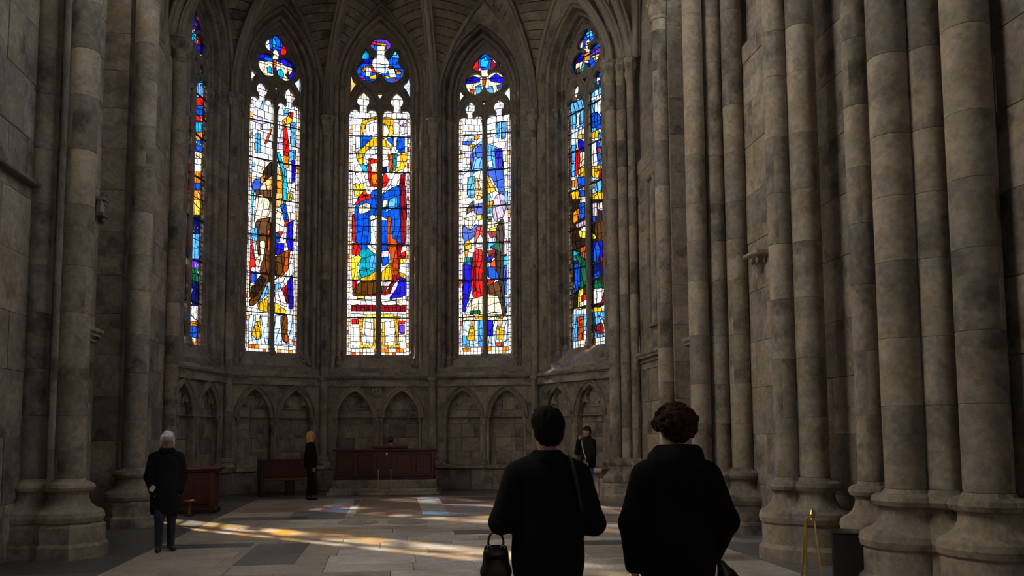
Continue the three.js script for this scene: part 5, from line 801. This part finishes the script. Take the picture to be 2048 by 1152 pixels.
// a hand: palm, four bent fingers of unequal length, a thumb from the side of the palm
function handPrims([x, y, z], dir, palm, side, curl = 0.5) {
  const d = new THREE.Vector3(...dir).normalize(), n = new THREE.Vector3(...palm).addScaledVector(d, -d.dot(new THREE.Vector3(...palm))).normalize(), s = new THREE.Vector3().crossVectors(d, n).multiplyScalar(side), o = new THREE.Vector3(x, y, z), out = [];
  const P = (a, b, c) => o.clone().addScaledVector(d, a).addScaledVector(s, b).addScaledVector(n, c).toArray();
  for (const b of [-0.026, -0.009, 0.009, 0.026]) out.push(cap(...P(0.01, b * 0.7, 0), ...P(0.08, b, 0), 0.016, 0.012, 0.015));
  [[0.026, 0.066], [0.009, 0.076], [-0.009, 0.071], [-0.026, 0.056]].forEach(([b, l]) => { const k = P(0.085, b, 0), c1 = Math.cos(curl), s1 = Math.sin(curl), m = P(0.085 + l * 0.5 * c1, b, l * 0.5 * s1), c2 = Math.cos(curl * 2), s2 = Math.sin(curl * 2), e = P(0.085 + l * 0.5 * (c1 + c2), b, l * 0.5 * (s1 + s2)); out.push(cap(...k, ...m, 0.0092, 0.0085, 0.004), cap(...m, ...e, 0.0085, 0.0072, 0.004)); });
  out.push(cap(...P(0.025, 0.026, 0.004), ...P(0.058, 0.05, 0.018), 0.013, 0.0105, 0.01), cap(...P(0.058, 0.05, 0.018), ...P(0.088, 0.052, 0.03), 0.0105, 0.0085, 0.004));
  return out;
}
// a head with face, looking along +z, tipped by nod; centre at (x, y, z)
function headPrims(x, y, z, nod = 0, turn = 0) {
  const c = Math.cos(nod), s = Math.sin(nod), ct = Math.cos(turn), st = Math.sin(turn), T = (a, b, e) => { const b2 = b * c - e * s, e2 = b * s + e * c; return [x + a * ct + e2 * st, y + b2, z - a * st + e2 * ct]; };
  const E = (a, b, e, r, k) => ell(...T(a, b, e), ...r, k);
  return { T, prims: [E(0, 0.03, -0.012, [0.074, 0.09, 0.092], 0.03), E(0, -0.02, 0.02, [0.062, 0.085, 0.07], 0.03), E(0, -0.075, 0.035, [0.042, 0.036, 0.042], 0.03), cap(...T(0, 0.012, 0.086), ...T(0, -0.022, 0.104), 0.008, 0.013, 0.012), cap(...T(-0.03, 0.03, 0.078), ...T(0.03, 0.03, 0.078), 0.009, 0.009, 0.012), cap(...T(-0.018, -0.052, 0.083), ...T(0.018, -0.052, 0.083), 0.007, 0.007, 0.008), E(-0.076, -0.005, -0.008, [0.012, 0.032, 0.018], 0.008), E(0.076, -0.005, -0.008, [0.012, 0.032, 0.018], 0.008)] };
}
const SKIN = standard(lin(0.4, 0.22, 0.15), 0.55), BLACKCLOTH = new THREE.MeshPhysicalMaterial({ color: lin(0.005, 0.005, 0.0055), roughness: 0.95, specularIntensity: 0.3, bumpMap: clothBump, bumpScale: 0.001 }), BLACKCOAT = new THREE.MeshPhysicalMaterial({ color: lin(0.007, 0.007, 0.0075), roughness: 0.9, specularIntensity: 0.35, bumpMap: clothBump, bumpScale: 0.001 }), NAVY = standard(lin(0.018, 0.024, 0.04), 0.9), JEANS = standard(lin(0.07, 0.14, 0.26), 0.9), LEATHER = standard(lin(0.012, 0.011, 0.011), 0.45), DARKHAIR = new THREE.MeshPhysicalMaterial({ color: lin(0.006, 0.005, 0.004), roughness: 0.85, specularIntensity: 0.35 }), BROWNHAIR = new THREE.MeshPhysicalMaterial({ color: lin(0.035, 0.014, 0.008), roughness: 0.85, specularIntensity: 0.3 }), GREYHAIR = standard(lin(0.5, 0.5, 0.52), 0.6), BLONDEHAIR = standard(lin(0.5, 0.27, 0.1), 0.5);
const STEEL = standard(lin(0.5, 0.5, 0.5), 0.3, { metalness: 1 }), EYE_WHITE = standard(lin(0.6, 0.58, 0.55), 0.4), EYE_DARK = standard(lin(0.02, 0.015, 0.01), 0.3);
const strands = (amp, fx, fy, fz) => (x, y, z) => amp * Math.sin(x * fx + Math.sin(z * 40) * 1.5) * Math.sin(z * fz + 1.3) + amp * 0.5 * Math.sin(y * fy + x * 60);
function legs(k, spread = 0.1, step = 0) { return [cap(-0.085, 0.9, 0, -spread, 0.5, 0.015 + step, 0.085 * k, 0.062 * k), cap(-spread, 0.5, 0.015 + step, -spread, 0.09, -0.02 + step, 0.062 * k, 0.05 * k), cap(0.085, 0.9, 0, spread, 0.5, 0.015, 0.085 * k, 0.062 * k), cap(spread, 0.5, 0.015, spread, 0.09, -0.02, 0.062 * k, 0.05 * k), ell(0, 0.92, 0, 0.155 * k, 0.13, 0.115 * k, 0.05)]; }
function shoes(spread = 0.1, step = 0) { return [[-1, step], [1, 0]].map(([s, q]) => [cap(s * spread, 0.05, -0.05 + q, s * (spread + 0.02), 0.04, 0.13 + q, 0.046, 0.042, 0.02), ell(s * spread, 0.08, -0.03 + q, 0.046, 0.055, 0.055, 0.02)]); }
function person(label, place, turn, height, spec) {
  const t = thing('person', label, 'person', place, turn), s = height / 1.72, add = (name, geo, mat) => { const m = part(t, name, geo, mat); m.scale.setScalar(s); return m; };
  const head = headPrims(0, 1.605, spec.headZ ?? 0.02, spec.nod ?? 0, spec.look ?? 0);
  const arms = spec.arms, limb = (k) => arms.flatMap(([sh, el, wr]) => [cap(...sh, ...el, 0.05 * k, 0.042 * k), cap(...el, ...wr, 0.042 * k, 0.03 * k)]);
  // body: one continuous figure; head and hands on finer grids
  const bodyGeo = [blob([...legs(0.9, spec.spread ?? 0.1, spec.step ?? 0), ell(0, 1.15, 0, 0.15, 0.26, 0.1, 0.06), ell(0, 1.33, 0, 0.17, 0.13, 0.1, 0.06), cap(-0.15, 1.39, 0, 0.15, 1.39, 0, 0.055), cap(0, 1.38, -0.005, 0, 1.53, (spec.headZ ?? 0.02) - 0.01, 0.056, 0.052), ...limb(0.85)], 0.016)];
  bodyGeo.push(blob([...head.prims, cap(0, 1.42, -0.005, 0, 1.56, (spec.headZ ?? 0.02) - 0.01, 0.055, 0.052, 0.02)], 0.005));
  arms.forEach(([, , wr, dir, palm, side, curl]) => { if (dir) bodyGeo.push(blob(handPrims(wr, dir, palm, side, curl), 0.0035)); });
  add('body', mergeGeometries(bodyGeo), SKIN);
  for (const [name, prims, mat, cell, opts] of spec.clothes) add(name, blob(prims, cell ?? 0.013, opts), mat);
  shoes(spec.spread, spec.step).forEach((q) => add('shoe', blob(q, 0.008, { minY: 0.0 }), LEATHER));
  add('hair', blob(spec.hair.prims(head.T), spec.hair.cell ?? 0.007, { bumps: spec.hair.bumps}), spec.hair.mat);
  if (spec.eyes) for (const k of [-1, 1]) { const e = part(t, 'eye', new THREE.SphereGeometry(0.011, 10, 8), EYE_WHITE, head.T(k * 0.03, 0.008, 0.078).map((v) => v * s)); part(e, 'iris', new THREE.SphereGeometry(0.006, 8, 6), EYE_DARK, [0, -0.002, 0.007]); }
  return { t, s, head };
}
const jacket = (w, hem, arms, r = 1) => [ell(0, 1.2, 0, 0.2 * w, 0.27, 0.14, 0.07), ell(0, 1.34, -0.005, 0.185 * w, 0.12, 0.115, 0.06), cap(0, 1.0, 0, 0, hem, 0, 0.155, 0.15, 0.08), ell(0, hem + 0.05, 0, 0.205 * w, 0.3, 0.155, 0.08), cap(-0.13 * w, 1.355, -0.005, 0.13 * w, 1.355, -0.005, 0.075, 0.075, 0.05), cap(0, 1.43, -0.01, -0.15 * w, 1.365, -0.005, 0.06, 0.055, 0.05), cap(0, 1.43, -0.01, 0.15 * w, 1.365, -0.005, 0.06, 0.055, 0.05), ...arms.flatMap(([sh, el, wr]) => [cap(...sh, ...el, 0.075 * r, 0.066 * r, 0.035), cap(...el, ...wr, 0.066 * r, 0.05 * r, 0.03)])];

{ // close couple seen from behind
  const D = 4.8, pL = atDepth(1094, 900, D), pR = atDepth(1351, 900, D), back = Math.PI - YAW * 0.9;
  const armsL = [[[-0.18, 1.345, 0], [-0.262, 1.075, -0.02], [-0.12, 1.08, 0.22], [0.6, 0.25, 0.6], [0.3, 0, -1], 1, 0.7], [[0.18, 1.345, 0], [0.268, 1.085, -0.02], [0.12, 1.1, 0.22], [-0.6, 0.25, 0.6], [-0.3, 0, -1], -1, 0.7]];
  const a = person('close visitor from behind in black jacket with upright collar and short dark hair', [pL.x, 0, pL.z], back, 1.73, {
    arms: armsL, headZ: 0.015, look: 0.3,
    clothes: [['jacket', [...jacket(1.02, 0.84, armsL, 1.02)], BLACKCOAT, 0.013, { minY: 0.68 }], ['collar', [cap(0, 1.43, -0.012, 0, 1.475, 0.0, 0.098, 0.082, 0.02), cap(-0.07, 1.42, 0.03, 0.07, 1.42, 0.03, 0.06, 0.06, 0.03)], BLACKCLOTH, 0.01, { maxY: 1.495 }], ['trousers', legs(1.12, 0.1), BLACKCLOTH, 0.015, { minY: 0.06 }]],
    hair: { mat: DARKHAIR, prims: (T) => [ell(...T(0, 0.045, -0.02), 0.096, 0.1, 0.108), ell(...T(0, -0.02, -0.045), 0.082, 0.075, 0.07), cap(...T(-0.03, 0.1, 0.05), ...T(0.03, 0.1, 0.05), 0.035, 0.035)], bumps: strands(0.004, 150, 60, 130) },
  });
  // shoulder strap across the back
  part(a.t, 'strap', tube([[-0.12, 1.45, 0.06], [-0.125, 1.468, 0.0], [-0.13, 1.44, -0.07], [-0.15, 1.36, -0.125], [-0.17, 1.25, -0.13], [-0.19, 1.16, -0.09]], 0.014, 8, false, 40).scale(1, 1, 1), LEATHER);
  const bagAt = new THREE.Vector3(); a.t.updateMatrixWorld(true); a.t.localToWorld(bagAt.set(0.3, 0.79, -0.01));
  const bag = thing('handbag', 'small black leather handbag with ring handles hanging from the arm of the close visitor', 'handbag', bagAt.toArray(), back); bag.scale.setScalar(0.86);
  part(bag, 'body', blob([cap(-0.055, 0.02, 0, 0.055, 0.02, 0, 0.052, 0.052, 0.03), cap(-0.045, 0.15, 0, 0.045, 0.15, 0, 0.034, 0.034, 0.05), ell(0, 0.09, 0, 0.085, 0.1, 0.055, 0.04)], 0.007), LEATHER);
  part(bag, 'flap', blob([cap(-0.05, 0.17, 0, 0.05, 0.17, 0, 0.03, 0.03, 0.02), cap(-0.045, 0.12, -0.04, 0.045, 0.12, -0.04, 0.02, 0.02, 0.03)], 0.006), BLACKCOAT);
  for (const z of [-0.018, 0.018]) part(bag, 'handle', tube([[-0.045, 0.18, z], [-0.05, 0.23, z], [-0.015, 0.285, z], [0.03, 0.275, z], [0.05, 0.225, z], [0.045, 0.18, z]], 0.007, 8), LEATHER);
  for (const x of [-0.045, 0.045]) part(bag, 'ring', new THREE.TorusGeometry(0.014, 0.003, 8, 20), STEEL, [x, 0.185, -0.026]);
  const armsR = [[[-0.185, 1.34, 0], [-0.275, 1.09, -0.03], [-0.215, 0.87, 0.1], [0.3, -0.6, 0.5], [0.9, 0, 0], 1, 0.6], [[0.185, 1.34, 0], [0.265, 1.08, -0.03], [0.245, 0.83, 0.05], [0, -1, 0.15], [-1, 0, 0], -1, 0.5]];
  const rr = rng(4), curls = []; for (let k = 0; k < 430; k++) { const u = rr() * 2 - 1, th = rr() * Math.PI * 2, q = Math.sqrt(1 - u * u), dx = q * Math.cos(th), dy = u, dz = q * Math.sin(th); if (dy < -0.35 && dz > -0.2) continue; if (dz > 0.55 && dy < 0.3) continue; curls.push([dx * (0.106 + rr() * 0.02), dy * (0.098 + rr() * 0.016) + 0.045, dz * (0.108 + rr() * 0.018) - 0.015, 0.009 + rr() * 0.012]); }
  const b = person('close visitor from behind with curly brown hair and black hooded jacket', [pR.x, 0, pR.z], back - 0.04, 1.725, {
    arms: armsR, headZ: 0.02, spread: 0.11, look: 0.25,
    clothes: [['jacket', [...jacket(1.06, 0.82, armsR, 1.08)], BLACKCLOTH, 0.013, { minY: 0.66 }], ['hood', [ell(0, 1.44, -0.075, 0.15, 0.07, 0.085, 0.04), cap(-0.12, 1.45, 0.0, -0.07, 1.475, 0.06, 0.045, 0.04, 0.04), cap(0.12, 1.45, 0.0, 0.07, 1.475, 0.06, 0.045, 0.04, 0.04), cap(-0.1, 1.485, -0.06, 0.1, 1.485, -0.06, 0.042, 0.042, 0.04), ell(0, 1.38, -0.12, 0.1, 0.08, 0.04, 0.04)], BLACKCOAT, 0.009, {}], ['trousers', legs(1.15, 0.11), BLACKCLOTH, 0.015, { minY: 0.06 }]],
    hair: { mat: BROWNHAIR, cell: 0.005, prims: (T) => [ell(...T(0, 0.045, -0.015), 0.102, 0.1, 0.108), ...curls.map(([x, y, z, q]) => ell(...T(x, y, z), q, q, q, 0.005))] },
  });
  b.t.updateMatrixWorld(true); const sb = b.t.localToWorld(new THREE.Vector3(-0.315, 0.56, 0.1));
  const sling = thing('sling_bag', 'black bag carried low at the side of the curly-haired visitor', 'bag', sb.toArray(), back);
  part(sling, 'body', blob([ell(0, 0.11, 0, 0.075, 0.13, 0.045, 0.05), cap(0.0, 0.1, 0, 0.045, 0.27, 0, 0.045, 0.025, 0.06)], 0.009), LEATHER); part(sling, 'flap', blob([ell(0.01, 0.17, -0.028, 0.055, 0.06, 0.022, 0.02)], 0.008), BLACKCOAT);
}
{ // white-haired visitor facing the camera
  const p = atHeight(328, 1101, 0), face = Math.atan2(-p.x, -p.z) + 0.1;
  const arms = [[[-0.175, 1.36, 0], [-0.235, 1.08, -0.01], [-0.185, 0.87, 0.08], [0.3, -1, 0.1], [0.9, 0, -0.2], 1, 0.5], [[0.175, 1.36, 0], [0.235, 1.09, -0.02], [0.185, 0.87, 0.08], [-0.3, -1, 0.1], [-0.9, 0, -0.2], -1, 0.5]];
  const w = person('white-haired visitor in a long black coat and glasses, looking down', [p.x, 0, p.z], face, 1.63, {
    arms, nod: 0.42, headZ: 0.035, spread: 0.09, step: 0.12, eyes: true,
    clothes: [['coat', [...jacket(0.98, 0.72, arms, 1.05), cap(0, 0.9, 0, 0, 0.58, 0, 0.17, 0.185, 0.08), ell(0, 0.62, 0.01, 0.2, 0.22, 0.17, 0.05)], BLACKCOAT, 0.012, { minY: 0.53 }], ['scarf', [cap(-0.06, 1.45, 0.045, 0.06, 1.45, 0.045, 0.06, 0.06, 0.03), cap(0, 1.47, -0.03, 0, 1.47, -0.03, 0.09, 0.09, 0.04), cap(-0.03, 1.43, 0.07, 0.0, 1.32, 0.13, 0.035, 0.025, 0.02)], BLACKCLOTH, 0.009, { maxY: 1.5 }], ['trousers', legs(1.05, 0.09, 0.12), NAVY, 0.013, { minY: 0.06 }]],
    hair: { mat: GREYHAIR, prims: (T) => [ell(...T(0, 0.055, -0.02), 0.093, 0.092, 0.1), cap(...T(-0.075, 0.03, 0.01), ...T(-0.075, -0.055, 0.005), 0.032, 0.026), cap(...T(0.075, 0.03, 0.01), ...T(0.075, -0.055, 0.005), 0.032, 0.026), ell(...T(0, -0.02, -0.065), 0.085, 0.085, 0.05), cap(...T(-0.045, 0.095, 0.06), ...T(0.05, 0.09, 0.06), 0.028, 0.026)], bumps: strands(0.005, 120, 40, 110) },
  });
  const g = sub(w.t, 'glasses'); for (const k of [-1, 1]) { const c = w.head.T(k * 0.032, 0.005, 0.1).map((v) => v * w.s), ring = part(g, 'lens_rim', new THREE.TorusGeometry(0.023, 0.0025, 6, 20), EYE_DARK, c); ring.rotation.x = 0.42; part(g, 'temple', tube([w.head.T(k * 0.056, 0.008, 0.1), w.head.T(k * 0.078, 0.01, 0.02)].map((q) => q.map((v) => v * w.s)), 0.0025, 6), EYE_DARK); }
  w.t.updateMatrixWorld(true); const h = w.t.localToWorld(new THREE.Vector3(-0.2, 0.92, 0.17).multiplyScalar(w.s));
  const leaf = thing('folded_leaflet', 'small white leaflet held by the white-haired visitor', 'leaflet', h.toArray(), face);
  const sh = part(leaf, 'page', boxUV(new THREE.BoxGeometry(0.055, 0.085, 0.004)), standard(lin(0.6, 0.58, 0.55), 0.8)); sh.rotation.z = -0.5; const sh2 = part(leaf, 'page', boxUV(new THREE.BoxGeometry(0.055, 0.085, 0.003)), standard(lin(0.5, 0.48, 0.46), 0.8), [0.004, 0, 0.012]); sh2.rotation.set(0, 0.3, -0.5);
}
{ // blonde visitor turned towards the altar
  const p = atHeight(620, 999, 0), arms = [[[-0.17, 1.36, 0], [-0.215, 1.08, -0.04], [-0.19, 0.85, 0.03], [0, -1, 0.15], [1, 0, 0], 1, 0.4], [[0.17, 1.36, 0], [0.215, 1.08, -0.04], [0.18, 0.88, 0.06], [0, -1, 0.2], [-1, 0, 0], -1, 0.4]];
  person('visitor with long blonde hair in black clothes, standing beside the altar', [p.x, 0, p.z], 1.9, 1.66, {
    arms, eyes: true, headZ: 0.02, spread: 0.085, look: -0.2, nod: -0.1,
    clothes: [['sweater', [...jacket(0.96, 0.92, arms, 0.98)], BLACKCLOTH, 0.012, { minY: 0.8 }], ['trousers', [...legs(1.12, 0.085)], BLACKCLOTH, 0.012, { minY: 0.05 }]],
    hair: { mat: BLONDEHAIR, prims: (T) => [ell(...T(0, 0.05, -0.022), 0.09, 0.092, 0.1), cap(...T(-0.07, 0.02, -0.02), ...T(-0.08, -0.2, -0.01), 0.034, 0.026), cap(...T(0.07, 0.02, -0.02), ...T(0.08, -0.2, -0.01), 0.034, 0.026), cap(...T(0, -0.02, -0.08), ...T(0, -0.24, -0.085), 0.06, 0.05, 0.05), cap(...T(-0.04, -0.02, -0.075), ...T(-0.05, -0.23, -0.06), 0.05, 0.04, 0.04), cap(...T(0.04, -0.02, -0.075), ...T(0.05, -0.23, -0.06), 0.05, 0.04, 0.04)], bumps: strands(0.005, 130, 20, 120) },
  });
}
{ // visitor in jeans by the far wall, hand raised to the face
  const p = atDepth(1176, 940, 19.9), arms = [[[-0.185, 1.37, 0], [-0.25, 1.12, 0.12], [-0.09, 1.4, 0.2], [0.25, 0.9, -0.1], [0.2, 0.1, -1], 1, 0.5], [[0.185, 1.37, 0], [0.24, 1.09, 0.02], [0.16, 0.93, 0.13], [-0.4, -0.5, 0.6], [-0.8, 0, 0], -1, 0.6]];
  const m = person('visitor in blue jeans and black jacket with one hand raised to the face', [p.x, 0, p.z], -1.15, 1.74, {
    arms, eyes: true, headZ: 0.03, nod: 0.1,
    clothes: [['jacket', [...jacket(1.04, 0.86, arms, 1.08), cap(0, 1.44, -0.02, 0, 1.48, -0.01, 0.09, 0.075, 0.03)], BLACKCOAT, 0.012, { minY: 0.74 }], ['jeans', legs(1.12, 0.1), JEANS, 0.013, { minY: 0.05 }]],
    hair: { mat: BROWNHAIR, prims: (T) => [ell(...T(0, 0.05, -0.02), 0.086, 0.092, 0.1), ell(...T(0, -0.01, -0.055), 0.074, 0.07, 0.06)], bumps: strands(0.005, 140, 60, 130) },
  });
  part(m.t, 'strap', tube([[-0.09, 1.43, 0.115], [0.0, 1.3, 0.165], [0.1, 1.08, 0.175], [0.19, 0.83, 0.14]], 0.011, 8), standard(lin(0.6, 0.58, 0.55), 0.7));
}

scene.traverse((o) => { if (o.isMesh) o.castShadow = o.receiveShadow = true; });
renderer.render(scene, camera);
